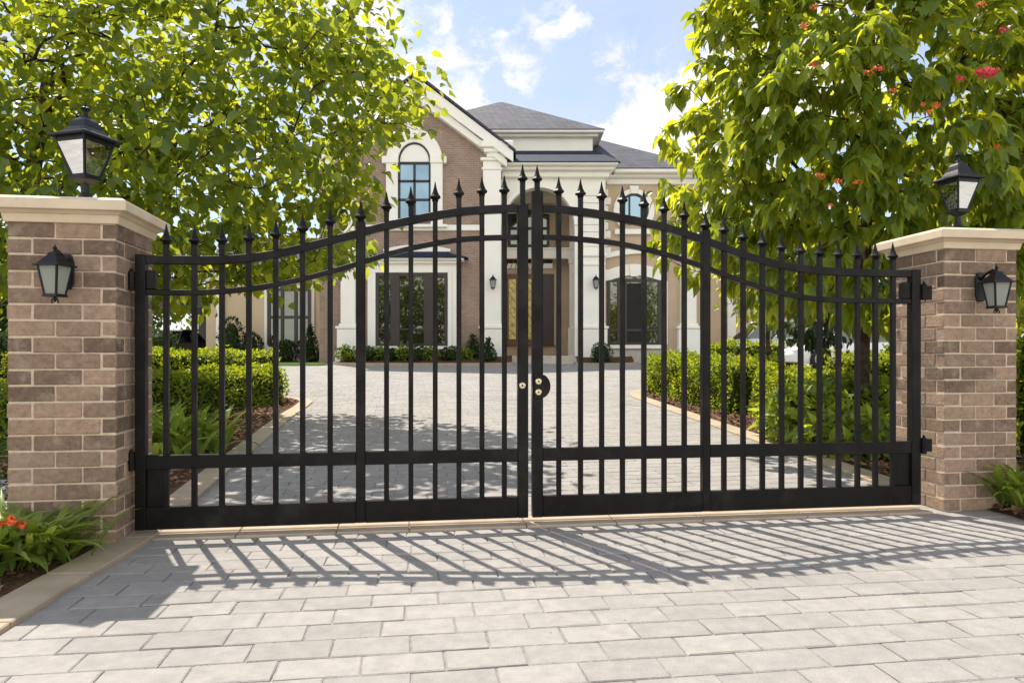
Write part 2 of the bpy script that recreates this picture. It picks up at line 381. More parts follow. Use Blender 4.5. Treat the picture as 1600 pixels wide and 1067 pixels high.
lowR = curve_pts([(831, 367), (870, 368), (909, 370.5), (942, 374), (975, 379), (1005, 385), (1036, 393), (1067, 402.5), (1100, 414), (1132, 426), (1161, 437), (1192, 447), (1222, 455), (1252, 460.5), (1283, 464), (1320, 466), (1395, 467), (1435, 467.5)])
def hat(c, s):
    for (a, za), (b, zb) in zip(c, c[1:]):
        if s <= b: return za+(zb-za)*(s-a)/(b-a)
    return c[-1][1]
def rail(c, s0, s1, th, dep):
    pts = [(s0, hat(c, s0))]+[p for p in c if s0+.01 < p[0] < s1-.01]+[(s1, hat(c, s1))]
    poly = pts+[(s, h-th) for s, h in pts[::-1]]
    mb = MB(); n = len(pts); vs = []
    for s, h in pts: vs += [(s, -dep/2, h), (s, dep/2, h), (s, dep/2, h-th), (s, -dep/2, h-th)]
    fs = [(0, 1, 2, 3), (4*n-1, 4*n-2, 4*n-3, 4*n-4)]
    for k in range(n-1):
        for e in range(4): fs.append((4*k+e, 4*k+(e+1) % 4, 4*k+4+(e+1) % 4, 4*k+4+e))
    return mb.add(vs, fs)
SPEAR = [(-.005, .0165), (.0, .0165), (.004, .020), (.009, .0165), (.021, .0325), (.026, .0325), (.037, .0235), (.054, .015), (.078, .0085), (.102, .004), (.114, .001)]
def spear(s, z, k=1.0): return MB().lathe([(h*k, r*k) for h, r in SPEAR], s, 0, 8, R(22.5), z)
def straight(px0, px1, ya0, ya1, yb0, yb1, dep):    # rail between two px columns, top/bottom edges given at both
    s0, s1 = gs(px0), gs(px1)
    p = [(s0, gh(px0, yb0)), (s1, gh(px1, yb1)), (s1, gh(px1, ya1)), (s0, gh(px0, ya0))]
    return MB().prism(p, -dep/2, dep/2)
BOT = .05
def zb_at(s): return BOT
H_MID = (gh(213, 733), gh(213, 711.5)); H_BOT = (BOT, gh(213, 792))
def leaf(label, bars, post, st0, st1, top, low, hinge_left):
    root = empty('driveway_gate_leaf', (GO.x, GO.y, 0), ALPHA, label=label, cat='gate', group='leaves of the driveway gate')
    (a0, a1), (b0, b1) = st0, st1
    s0, s1 = gs(a0), gs(b1); D = .055
    hs = (a0, a1) if hinge_left else (b0, b1); ms = (b0, b1) if hinge_left else (a0, a1)
    # stiles
    h_end = hat(top, gs(hs[0]) if hinge_left else gs(hs[1]))
    MB().box(gs(hs[0]), gs(hs[1]), -D/2-.002, D/2+.002, BOT, h_end+.003).build('hinge_stile', 'black_metal', root, bevel=.004)
    m0, m1 = gs(ms[0]), gs(ms[1]); mc = (m0+m1)/2
    o = MB().box(m0, m1, -D/2-.002, D/2+.002, BOT, gh(827, 300 if not hinge_left else 322)+.004).build('meeting_stile', 'black_metal', root, bevel=.004)
    zt = gh(827, 300 if not hinge_left else 318); tip = gh(827, 257)
    mb = MB().box(mc-.016, mc+.016, -.016, .016, zt-.01, tip-.124); mb.build('neck', 'black_metal', o)
    spear(mc, tip-.124, 1.08).build('spearhead', 'black_metal', o, smooth=False)
    i0, i1 = (gs(a1), gs(b0))
    rail(top, i0, i1, .052, D-.008).build('top_rail', 'black_metal', root, bevel=.003)
    rail(low, i0, i1, .034, D-.012).build('arched_rail', 'black_metal', root, bevel=.003)
    p0, p1 = gs(post[0]), gs(post[1]); pc = (p0+p1)/2
    o = MB().box(p0, p1, -D/2, D/2, BOT+.002, hat(top, pc)+.045).build('middle_post', 'black_metal', root, bevel=.004)
    spear(pc, hat(top, pc)+.048, 1.2).build('spearhead', 'black_metal', o)
    for (x0, x1) in ((i0, p0), (p1, i1)):
        MB().box(x0, x1, -D/2+.004, D/2-.004, H_MID[0], H_MID[1]).build('middle_rail', 'black_metal', root, bevel=.003)
        MB().box(x0, x1, -D/2+.004, D/2-.004, H_BOT[0], H_BOT[1]).build('bottom_rail', 'black_metal', root, bevel=.003)
    for px in bars:
        s = gs(px); ht = hat(top, s)
        o = MB().box(s-.0155, s+.0155, -.0155, .0155, H_BOT[1]-.01, ht+.07).build('bar', 'black_metal', root, bevel=.002)
        spear(s, ht+.068, 1.14).build('spearhead', 'black_metal', o)
    # hinges, corner plates
    sg = 1 if hinge_left else -1; e = gs(hs[0]) if hinge_left else gs(hs[1]); ie = gs(hs[1]) if hinge_left else gs(hs[0])
    for hc, w in ((h_end-.16, .10), (.47, .09)):
        mb = MB()
        out = .030 if hinge_left else .10
        mb.box(min(e, e-sg*out), max(e, e-sg*out), -.012, .03, hc-w*.5, hc+w*.5)
        mb.lathe([(-.055, .004), (-.055, .019), (.055, .019), (.060, .010), (.075, .008), (.078, .001)], e-sg*.016, -.035, 12, 0, hc)
        for dz in (-.03, 0, .03): mb.box(min(e+sg*.004, e-sg*.034), max(e+sg*.004, e-sg*.034), -.044, .01, hc+dz-.008, hc+dz+.008)
        mb.build('hinge', 'black_metal', root, bevel=.002)
    x0, x1 = (ie, gs(244)) if hinge_left else (gs(1408), ie)
    MB().box(min(x0, x1), max(x0, x1), -.015, .03, hat(low, ie)+.002, hat(low, ie)+.115).build('corner_plate', 'black_metal', root, bevel=.003)
    x0, x1 = (ie, gs(258)) if hinge_left else (gs(1399), ie)
    MB().box(min(x0, x1), max(x0, x1), -.006, .02, H_BOT[1], H_MID[0]).build('corner_plate', 'black_metal', root, bevel=.003)
    # lock
    if hinge_left:
        zc = gh(815, 602); mb = MB()
        disk(mb, gs(815), -D/2-.012, zc, .021, .02); mb.build('lock_knob', 'brass', root)
        mb = MB(); disk(mb, gs(815), -D/2-.014, zc, .007, .006); mb.build('keyhole', 'keyhole', root)
    else:
        zc = gh(838, 603); xx = gs(845); mb = MB()
        pts = [(gs(833), zc+.085)]+[(xx-.01+.068*math.cos(t), zc+.080*math.sin(t)) for t in np.linspace(R(88), R(-88), 17)]+[(gs(833), zc-.085)]
        mb.prism(pts, -D/2-.014, -D/2-.003)
        o = mb.build('lock_plate', 'black_metal', root, bevel=.003)
        mb = MB()
        for py in (595.5, 612): disk(mb, gs(839.5), -D/2-.012, gh(839, py), .030, .012)
        mb.build('rosette', 'lantern_metal', o)
        for py in (595.5, 612):
            mb = MB(); disk(mb, gs(839.5), -D/2-.026, gh(839, py), .0205, .02); mb.build('lock_knob', 'brass', o)
            mb = MB(); disk(mb, gs(839.5), -D/2-.028, gh(839, py), .006, .006); mb.build('keyhole', 'keyhole', o)
    return root
def disk(mb, x, y, z, r, t):
    seg = 16
    prof = [(0, r*.75), (.15*t, r), (t, r)]
    vs = []; fs = []
    for d, rr in prof:
        for k in range(seg): a = 2*math.pi*k/seg; vs.append((x+rr*math.cos(a), y+d, z+rr*math.sin(a)))
    for i in range(2):
        for k in range(seg): fs.append((i*seg+k, i*seg+(k+1) % seg, (i+1)*seg+(k+1) % seg, (i+1)*seg+k))
    fs.append(tuple(range(seg))); fs.append(tuple(range(2*seg, 3*seg)))
    mb.add(vs, fs)
leaf('black iron gate leaf with single lock knob, hinged on the left brick pillar', [260, 304, 347, 389, 431, 473, 516, 604, 642, 680, 717, 753, 788], (556.5, 571), (213, 229.5), (808.5, 824.5), topL, lowL, True)
leaf('black iron gate leaf with rounded lock plate and two knobs, hung from the right pillar', [873, 907, 940, 972.5, 1006, 1037.5, 1069, 1131, 1161, 1191, 1221, 1251, 1280.5, 1310, 1339.5, 1367.5, 1395], (1096, 1108), (831, 847.5), (1421, 1435), topR, lowR, False)
# stone threshold under the gate
def gw(s, t, z): p = GO.xy+gd*s+gn*t; return (p.x, p.y, z)
mb = MB()
s = -.0
while s < 5.28:
    e = min(s+random.choice((.45, .6, .75)), 5.30)
    for (t0, t1, z) in ((-.10, .02, .016), (.026, .16, .024)):
        vs = [gw(s+.003, t0, -.02), gw(e-.003, t0, -.02), gw(e-.003, t1, -.02), gw(s+.003, t1, -.02), gw(s+.003, t0, z), gw(e-.003, t0, z), gw(e-.003, t1, z), gw(s+.003, t1, z)]
        mb.add(vs, [(0,3,2,1),(4,5,6,7),(0,1,5,4),(1,2,6,5),(2,3,7,6),(3,0,4,7)])
    s = e
tag(mb.build('threshold', 'threshold_stone', bevel=.004), kind='structure')

# ------------------------------------------------------------------ brick pillars and lanterns
SP = .585; CH = .0938
def pillar(corner, right, label, seed):
    # corner: front inner corner on the ground
    loc = Vector((corner[0], corner[1], 0))+((Vector((gd.x, gd.y, 0))*(SP/2 if right else -SP/2))+Vector((gn.x, gn.y, 0))*SP/2)
    root = empty('brick_pillar', loc, ALPHA, label=label, cat='pillar', group='brick gate pillars')
    rr = random.Random(seed); h = SP/2; d = .135; mb = MB(); J = .0055
    for c in range(20):
        z0, z1 = c*CH+J, (c+1)*CH-J
        d = .085 if c % 2 else .135
        ln = SP-d
        cut = [0, .255, ln] if c % 2 else [0, .185, ln]
        for q in range(4):
            for a, b in zip(cut, cut[1:]):
                a2, b2 = a+J, b-J
                if c % 2: u0, u1 = -h+a2, -h+b2
                else: u0, u1 = h-b2, h-a2
                o = rr.uniform(-.003, .002)
                box = [(u0, -h+o), (u1, -h+o), (u1, -h+d-J), (u0, -h+d-J)]
                if c % 2: box = [(x, y) for x, y in box]
                vs = []
                for z in (z0+rr.uniform(-.0015, .0015), z1+rr.uniform(-.0015, .0015)):
                    for x, y in box:
                        X, Y = x+rr.uniform(-.0015, .0015), y
                        for _ in range(q): X, Y = -Y, X
                        vs.append((X, Y, z))
                mb.add(vs, [(0,3,2,1),(4,5,6,7),(0,1,5,4),(1,2,6,5),(2,3,7,6),(3,0,4,7)])
    mb.build('brickwork', 'pillar_brick', root, bevel=.004)
    MB().box(-h+.007, h-.007, -h+.007, h-.007, -.05, 20*CH).build('mortar', 'mortar', root)
    zb = 20*CH
    cap = MB().frus(0, 0, zb-.004, zb+.045, h+.012, h+.012, h+.022, h+.022)
    cap.frus(0, 0, zb+.045, zb+.062, h+.024, h+.024, h+.05, h+.05)
    cap.frus(0, 0, zb+.062, zb+.118, h+.082, h+.082, h+.082, h+.082)
    cap.frus(0, 0, zb+.118, zb+.138, h+.082, h+.082, h+.045, h+.045)
    cap.build('cap', 'cap_stone', root, bevel=.005, seg=2)
    return root, loc
ZCAP = 20*CH+.138
PL, locL = pillar((-2.292, 4.08), False, 'tan brick gate pillar with cream stone cap at left, beside the orange flowering plant', 1)
PR, locR = pillar((3.07, 5.0), True, 'tan brick gate pillar with cream stone cap at right, its inner side striped by leaf shadows', 2)
def post_lantern(loc, rz, label, k):
    root = empty('post_lantern', loc, rz, label=label, cat='lantern', group='lanterns on top of the gate pillars')
    root.scale = (k, k, 1.22)
    base = MB().lathe([(0, .062), (.012, .062), (.016, .050), (.045, .045), (.055, .038), (.062, .046), (.070, .046), (.074, .034), (.128, .030)], seg=16)
    base.build('base', 'lantern_metal', root, smooth=False, bevel=.002)
    z0, z1 = .155, .345; a0, a1 = .078, .158
    MB().frus(0, 0, .124, z0-.012, .028, .028, .070, .070).frus(0, 0, z0-.012, z0, a0+.008, a0+.008, a0+.010, a0+.010).build('cup', 'lantern_metal', root, bevel=.002)
    fr = MB()
    for sx in (-1, 1):
        for sy in (-1, 1): 
            w = .009
            vs = []
            for z, a in ((z0, a0), (z1, a1)):
                cx, cy = sx*(a-w), sy*(a-w)
                vs += [(cx-w, cy-w, z), (cx+w, cy-w, z), (cx+w, cy+w, z), (cx-w, cy+w, z)]
            fr.add(vs, [(0,3,2,1),(4,5,6,7),(0,1,5,4),(1,2,6,5),(2,3,7,6),(3,0,4,7)])
    for z, a, t in ((z1-.026, a1-.010, .026), (z0, a0, .012)):
        b = a-.014
        fr.box(-a, a, -a, -b, z, z+t).box(-a, a, b, a, z, z+t).box(-a, -b, -b, b, z, z+t).box(b, a, -b, b, z, z+t)
    fr.build('frame', 'lantern_metal', root, bevel=.0015)
    for q in range(4):
        g0, g1 = a0-.010, a1-.010; zz0, zz1 = z0+.008, z1-.02
        vs = [(-g0, -g0, zz0), (g0, -g0, zz0), (g1, -g1, zz1), (-g1, -g1, zz1)]
        for _ in range(q): vs = [(-y, x, z) for x, y, z in vs]
        MB().add(vs, [(0, 1, 2, 3)]).build('pane', 'clear_glass', root)
    MB().frus(0, 0, z1-.012, z1-.004, a1-.026, a1-.026, a1-.024, a1-.024).build('reflector', 'bulb', root)
    rf = MB().frus(0, 0, z1, z1+.014, a1+.034, a1+.034, a1+.028, a1+.028)
    prof = [(z1+.014, a1+.018), (z1+.030, .122), (z1+.058, .092), (z1+.088, .072), (z1+.100, .056), (z1+.106, .044)]
    for (za, ra), (zb, rb) in zip(prof, prof[1:]): rf.frus(0, 0, za, zb, ra, ra, rb, rb)
    rf.build('roof', 'lantern_metal', root, bevel=.0025)
    zt = z1+.104
    MB().lathe([(0, .040), (.012, .040), (.020, .022), (.034, .018), (.046, .030), (.050, .040), (.056, .038), (.062, .022), (.074, .013), (.094, .003)], seg=14, z=zt).build('finial', 'lantern_metal', root)
    MB().lathe([(z0, .016), (z0+.05, .016), (z0+.052, .010), (z0+.07, .013), (z0+.09, .026), (z0+.12, .028), (z0+.145, .014), (z0+.15, .002)], seg=12).build('bulb', 'bulb', root, smooth=True)
    return root
a = post_lantern((locL.x-.0, locL.y, ZCAP), R(-16), 'black iron post lantern with clear panes on the cap of the left brick pillar', .74)
b = post_lantern((locR.x+.06, locR.y, ZCAP), R(13), 'black iron post lantern with clear panes on the cap of the right brick pillar', .64)
def wall_lantern(loc, rz, label, yaw, k=1.0, glass='frosted_glass', group='lanterns on the fronts of the gate pillars'):
    # local: wall plane y=0, lantern hangs towards -y
    root = empty('wall_lantern', loc, rz, label=label, cat='lantern', group=group); root.scale = (k*.69, k*.69, k*.93)
    pl = [(.055*x, .105*z) for x, z in ((-1, -.6), (-.6, -1), (.6, -1), (1, -.6), (1, .6), (.6, 1), (-.6, 1), (-1, .6))]
    MB().prism(pl, -.022, 0).build('back_plate', 'lantern_metal', root, bevel=.004)
    MB().tube([(0, -.015, .05), (0, -.08, .090), (0, -.16, .110), (0, -.205, .095)], .011, 8).build('arm', 'lantern_metal', root, smooth=True)
    c = Matrix.Translation((0, -.205, 0)) @ Matrix.Rotation(yaw, 4, 'Z')
    def bx(mb): mb.v = [tuple(c @ Vector(v)) for v in mb.v]; return mb
    z0, z1, a0, a1 = -.150, .015, .056, .087
    fr = MB()
    for sx in (-1, 1):
        for sy in (-1, 1):
            w = .0075; vs = []
            for z, a in ((z0, a0), (z1, a1)):
                cx, cy = sx*(a-w), sy*(a-w); vs += [(cx-w, cy-w, z), (cx+w, cy-w, z), (cx+w, cy+w, z), (cx-w, cy+w, z)]
            fr.add(vs, [(0,3,2,1),(4,5,6,7),(0,1,5,4),(1,2,6,5),(2,3,7,6),(3,0,4,7)])
    fr.frus(0, 0, z0-.012, z0+.004, a0+.008, a0+.008, a0+.003, a0+.003)
    bx(fr).build('frame', 'lantern_metal', root, bevel=.0015)
    for q in range(4):
        g0, g1 = a0-.007, a1-.007; vs = [(-g0, -g0, z0+.003), (g0, -g0, z0+.003), (g1, -g1, z1), (-g1, -g1, z1)]
        for _ in range(q): vs = [(-y, x, z) for x, y, z in vs]
        bx(MB().add(vs, [(0, 1, 2, 3)])).build('pane', glass, root)
    rf = MB().frus(0, 0, z1, z1+.010, a1+.024, a1+.024, a1+.020, a1+.020)
    for (za, ra), (zb, rb) in zip([(.025, .094), (.050, .068), (.080, .040), (.092, .034)], [(.050, .068), (.080, .040), (.092, .034), (.098, .022)]): rf.frus(0, 0, za, zb, ra, ra, rb, rb)
    bx(rf).build('roof', 'lantern_metal', root, bevel=.002)
    bx(MB().lathe([(0, .020), (.010, .012), (.016, .011), (.024, .018), (.030, .012), (.038, .006), (.050, .001)], seg=10, z=.098)).build('finial', 'lantern_metal', root)
    sc = MB()
    for sx in (-1, 1): sc.tube([(0, 0, z0-.008), (sx*.010, 0, z0-.022), (sx*.022, 0, z0-.026), (sx*.030, 0, z0-.038), (sx*.022, 0, z0-.046)], [.007, .007, .006, .005, .006], 6)
    sc.lathe([(z0-.045, .002), (z0-.035, .010), (z0-.02, .012), (z0-.008, .016)], seg=8)
    bx(sc).build('scroll', 'lantern_metal', root)
    return root
def on_pillar(loc, sx, z):
    p = loc.xy+gd*sx-gn*(SP/2+.001); return (p.x, p.y, z)
wall_lantern(on_pillar(locL, .03, 1.59), ALPHA, 'small black lantern with frosted panes mounted on the left brick pillar front', R(-14), 1.02)
wall_lantern(on_pillar(locR, -.015, 1.60), ALPHA, 'small black lantern with frosted panes mounted on the right brick pillar front', R(-4), 1.06)

# ------------------------------------------------------------------ foliage helpers
def leaf_tpl(wide=.5, fold=.10, droop=.25, curl=0.0):
    V = [(0, 0, 0)]
    for t, w in ((.28, wide*.46), (.62, wide*.40)):
        z = -droop*t*t
        V += [(t, -w, z+fold*w*2), (t, 0, z), (t, w, z+fold*w*2)]
    V.append((1, 0, -droop))
    Fc = [(0, 1, 2), (0, 2, 3), (1, 4, 5, 2), (2, 5, 6, 3), (4, 7, 5), (5, 7, 6)]
    return np.array(V), Fc
def dia_tpl(wide=.55, fold=.15):
    return np.array([(0, 0, 0), (.5, -wide/2, fold*.5), (1, 0, -.12), (.5, wide/2, fold*.5)]), [(0, 1, 2), (0, 2, 3)]
def scatter(name, tpl, P, dirs, ups, size, mat, parent=None):
    TV, TF = tpl; P = np.asarray(P, float); d = np.asarray(dirs, float); u = np.asarray(ups, float); size = np.asarray(size, float)
    d /= np.linalg.norm(d, axis=1)[:, None]+1e-9
    s = np.cross(u, d); s /= np.linalg.norm(s, axis=1)[:, None]+1e-9
    n = np.cross(d, s)
    V = P[:, None, :]+size[:, None, None]*(TV[None, :, 0, None]*d[:, None]+TV[None, :, 1, None]*s[:, None]+TV[None, :, 2, None]*n[:, None])
    k = len(TV); n_ = len(P)
    Fs = []
    for i in range(n_):
        o = i*k; Fs += [tuple(o+a for a in f) for f in TF]
    return npmesh(name, V.reshape(-1, 3), Fs, mat, parent)
def rdir(n):
    v = rng.normal(size=(n, 3)); return v/np.linalg.norm(v, axis=1)[:, None]

def grow(trunk, clusters, rtip=.006, step=.22, rmax=.16, up=.5, expo=2.4, wob=.05):
    """trunk: list of points; joins each twig end to the nearest limb and thickens limbs by what they carry"""
    nodes = [np.array(p, float) for p in trunk]; par = [-1]+list(range(len(trunk)-1))
    A = np.zeros((20000, 3)); A[:len(nodes)] = nodes; cnt = len(nodes)
    order = np.argsort(np.linalg.norm((clusters-np.array(trunk[-1]))*[1, 1, .7], axis=1))
    for ci in order:
        c = clusters[ci]
        dv = c-A[:cnt]; dist = np.linalg.norm(dv, axis=1)
        cost = dist+up*np.maximum(0, A[:cnt, 2]-c[2]+.15*dist)
        cost[0] += 5
        j = int(np.argmin(cost)); p0 = A[j].copy(); L = dist[j]; n = max(1, int(L/step)); prev = j
        sag = np.array([0, 0, .10*L])
        for k in range(1, n+1):
            t = k/n; q = p0+(c-p0)*t+sag*math.sin(math.pi*t)+(rng.normal(size=3)*wob*L*.4 if k < n else 0)
            A[cnt] = q; par.append(prev); prev = cnt; cnt += 1
    ch = [[] for _ in range(cnt)]
    for i in range(1, cnt): ch[par[i]].append(i)
    r = np.zeros(cnt)
    for i in range(cnt-1, -1, -1):
        r[i] = rtip if not ch[i] else min(rmax, sum(r[k]**expo for k in ch[i])**(1/expo))
    for i in range(len(trunk)): r[i] = max(r[i], rmax*(1-.6*i/len(trunk)))
    mb = MB()
    for i in range(1, cnt):
        sg = 8 if r[i] > .03 else 4
        ra = min(r[par[i]], r[i]*1.35)
        mb.tube([A[par[i]], A[i]], [ra, r[i]], sg)
    return mb
def tree(name, base, trunk, clusters, per, tpl, size, mat, label, group=None, spread=.3, droopy=0, rtip=.006, rmax=.16, outward=.5, cat='tree', center=None, whorl=False, wood='bark', flat=.6):
    root = empty(name, base, 0, label=label, cat=cat, group=group)
    b = np.array(base); clusters = np.asarray(clusters)
    mb = grow(trunk, clusters, rtip=rtip, rmax=rmax)
    mb.build('trunk', wood, root, world=True, smooth=True)
    P = []; D = []; Up = []; Sz = []
    c0 = np.array(center) if center is not None else clusters.mean(0)
    for c in clusters:
        n = max(3, int(rng.normal(per, per*.25)))
        o = c-c0; o = o/(np.linalg.norm(o)+1e-6)
        if whorl:
            az = rng.uniform(0, 6.28)+np.arange(n)*2.4; 
            dr = np.stack([np.cos(az), np.sin(az), rng.normal(-droopy, .35, n)], 1)+o*outward
            pos = c+rng.normal(size=(n, 3))*spread*np.array([1, 1, .6])
            upv = np.array([0, 0, 1.])+rng.normal(size=(n, 3))*.25
        else:
            pos = c+rng.normal(size=(n, 3))*spread*np.array([1, 1, flat])
            dr = rdir(n)*[1, 1, .5]+o*outward+np.array([0, 0, -droopy])
            upv = np.array([0, 0, 1.])+rng.normal(size=(n, 3))*.45
        P.append(pos); D.append(dr); Up.append(upv); Sz.append(size*rng.uniform(.6, 1.25, n))
    scatter('crown', tpl, np.concatenate(P)-b, np.concatenate(D), np.concatenate(Up), np.concatenate(Sz), mat, root)
    return root
def blob_points(n, fn, box, seed, mind=0.0):
    r = np.random.default_rng(seed); out = []
    tries = 0
    while len(out) < n and tries < n*400:
        tries += 1
        p = np.array([r.uniform(*box[0]), r.uniform(*box[1]), r.uniform(*box[2])])
        if not fn(p, r): continue
        if mind and out and np.min(np.linalg.norm(np.array(out[-400:])-p, axis=1)) < mind: continue
        out.append(p)
    return np.array(out)

# ------------------------------------------------------------------ main trees
def lt(p, r):
    x, y, z = p
    hw = np.interp(z, [1.8, 2.4, 3.2, 4.0, 4.6, 5.6, 6.2, 7.2], [3.65, 3.85, 3.95, 4.12, 4.62, 4.72, 3.9, 2.6])
    q = abs((x+6.0)/hw)**3.2+abs((y-10.2)/2.3)**2.6+abs((z-4.6)/2.75)**4
    w = .14*math.sin(x*2.1+z*1.7)+.14*math.sin(z*2.9-x*1.3+y)+.10*math.sin(y*3+x*2)
    if q+w > 1: return False
    g = math.sin(x*3.1+y*1.7)*math.sin(z*3.3+1.0)*math.sin(y*2.3+z)
    if z > .53*y+1.45 or (y > 10.6 and r.random() > .6): return False
    return g < .42 and (q > .3 or r.random() < .35)
cl = blob_points(1120, lt, ((-10.6, -1.2), (7.6, 12.8), (1.75, 7.4)), 11, .17)
BL = (-6.8, 10.1, gz(10.1))
tree('maple_tree', BL, [BL, (-6.85, 10.1, .9), (-6.88, 10.1, 1.8), (-6.92, 10.12, 2.6), (-6.95, 10.1, 3.3), (-6.8, 10.1, 4.2), (-6.7, 10.2, 5.2)], cl, 16, leaf_tpl(.82, .13, .28), .172, 'leaf_maple',
     'large spreading maple tree with backlit green leaves, rising behind the left brick pillar', spread=.21, droopy=.5, rmax=.17, rtip=.0060, outward=.4)
def rt(p, r):
    x, y, z = p
    prof = [(1.45, .5), (1.8, 1.6), (2.3, 2.15), (3.0, 2.42), (3.7, 2.46), (4.3, 2.2), (5.4, 1.75), (6.3, 1.0), (6.9, .2)]
    rad = np.interp(z, [a for a, _ in prof], [b for _, b in prof])
    dx = x-4.12; k = 1.0 if dx < 0 else 1.22
    d = math.hypot(dx/k, (y-8.1)/.74); a = math.atan2(y-8.1, dx)
    w = .22*math.sin(3*a+z*2.1)+.18*math.sin(5*a-z*3.3)+.12*math.sin(z*5.1)
    if d > rad+w*.9: return False
    if y > 8.3 and r.random() > .48: return False
    return d > .5*rad or r.random() < .25
cr = blob_points(1330, rt, ((1.2, 7.4), (6.1, 10.2), (1.45, 7.6)), 5, .14)
BR = (4.02, 8.1, gz(8.1))
TR = tree('flowering_tree', BR, [BR, (4.03, 8.1, .8), (4.05, 8.1, 1.6), (4.07, 8.1, 2.4), (4.1, 8.1, 3.4), (4.12, 8.1, 4.6), (4.12, 8.1, 5.8)], cr, 13, leaf_tpl(.54, .16, .50), .188, 'leaf_broad',
     'dense tree with drooping yellow-green leaves and red blossoms, rising beside the right brick pillar', spread=.055, droopy=.75, rmax=.085, rtip=.005, outward=.5, whorl=True, center=(4.12, 8.1, 3.2))
def blossom(px, py, Y, r, mat):
    c = U(px, py, Y); mb = MB(); rr = random.Random(int(px*7+py))
    for i in range(34):
        d = Vector((rr.gauss(0, 1), rr.gauss(0, 1), rr.gauss(.4, .7))).normalized(); p = c+Vector((d.x*r*1.2, d.y*r*.8, d.z*r*.7))*rr.uniform(.5, 1)
        t = d.orthogonal().normalized(); t.rotate(Matrix.Rotation(rr.uniform(0, 6.28), 3, d)); s = d.cross(t); k = r*rr.uniform(.28, .42)
        mb.add([p-t*k*.2, p+s*k*.6+d*k*.3, p+t*k+d*k*.15, p-s*k*.6+d*k*.3], [(0, 1, 2), (0, 2, 3)])
    mb.build('blossom', mat, TR, world=True)
for px, py, r, m in ((1541, 116, .115, 'blossom_red'), (1501, 123, .05, 'blossom_red'), (1569, 47, .05, 'blossom_red'), (1372, 108, .06, 'blossom_orange'), (1357, 115, .05, 'blossom_orange'), (1396, 142, .04, 'blossom_orange'),
                     (1463, 165, .05, 'blossom_orange'), (1441, 164, .035, 'blossom_orange'), (1450, 175, .04, 'blossom_orange'), (1557, 229, .04, 'blossom_orange'), (1271, 102, .05, 'blossom_red'), (1257, 41, .05, 'blossom_orange'), (1272, 12, .045, 'blossom_orange'),
                     (1310, 283, .05, 'blossom_orange'), (1340, 286, .045, 'blossom_orange'), (1298, 322, .035, 'blossom_orange'), (1280, 275, .05, 'blossom_orange'), (1532, 8, .05, 'blossom_orange')):
    blossom(px, py, 6.2, r*.82, m)
# slim tree behind the right bed and its neighbours
def ball(c, r): return lambda p, q: sum(((p[i]-c[i])/r[i])**2 for i in range(3)) < 1+.25*math.sin(p[0]*4+p[2]*3)
def small_tree(name, base, c, r, n, per, size, mat, label, group=None, seed=1, rmax=.07, spread=.16, tpl=None, rtip=.006):
    pts = blob_points(n, ball(c, r), ((c[0]-r[0]*1.2, c[0]+r[0]*1.2), (c[1]-r[1]*1.2, c[1]+r[1]*1.2), (c[2]-r[2]*1.15, c[2]+r[2]*1.15)), seed)
    b = Vector(base); top = Vector(c)
    tk = [b.lerp(top, t)+Vector((math.sin(t*5+seed)*.05, 0, 0)) for t in (0, .2, .4, .6, .8, 1)]; tk[0] = b
    return tree(name, base, [tuple(p) for p in tk], pts, per, tpl or leaf_tpl(.55, .12, .3), size, mat, label, group, spread=spread, droopy=.4, rmax=rmax, rtip=rtip)
p = U(1205, 560, 17.5); 
small_tree('young_tree', (p.x, 17.5, gz(17.5)), (p.x-.1, 17.5, 3.1), (1.3, 1.2, 1.3), 150, 12, .19, 'leaf_broad', 'slim young tree with thin bare stem behind the right hedge', seed=3)
p = U(1292, 500, 13.0)
small_tree('shade_tree', (p.x, 13.0, gz(13)), (p.x, 13.0, 2.7), (.85, .85, 1.35), 120, 14, .18, 'leaf_dark', 'dark dense small tree standing in the shade behind the right hedge', seed=4)

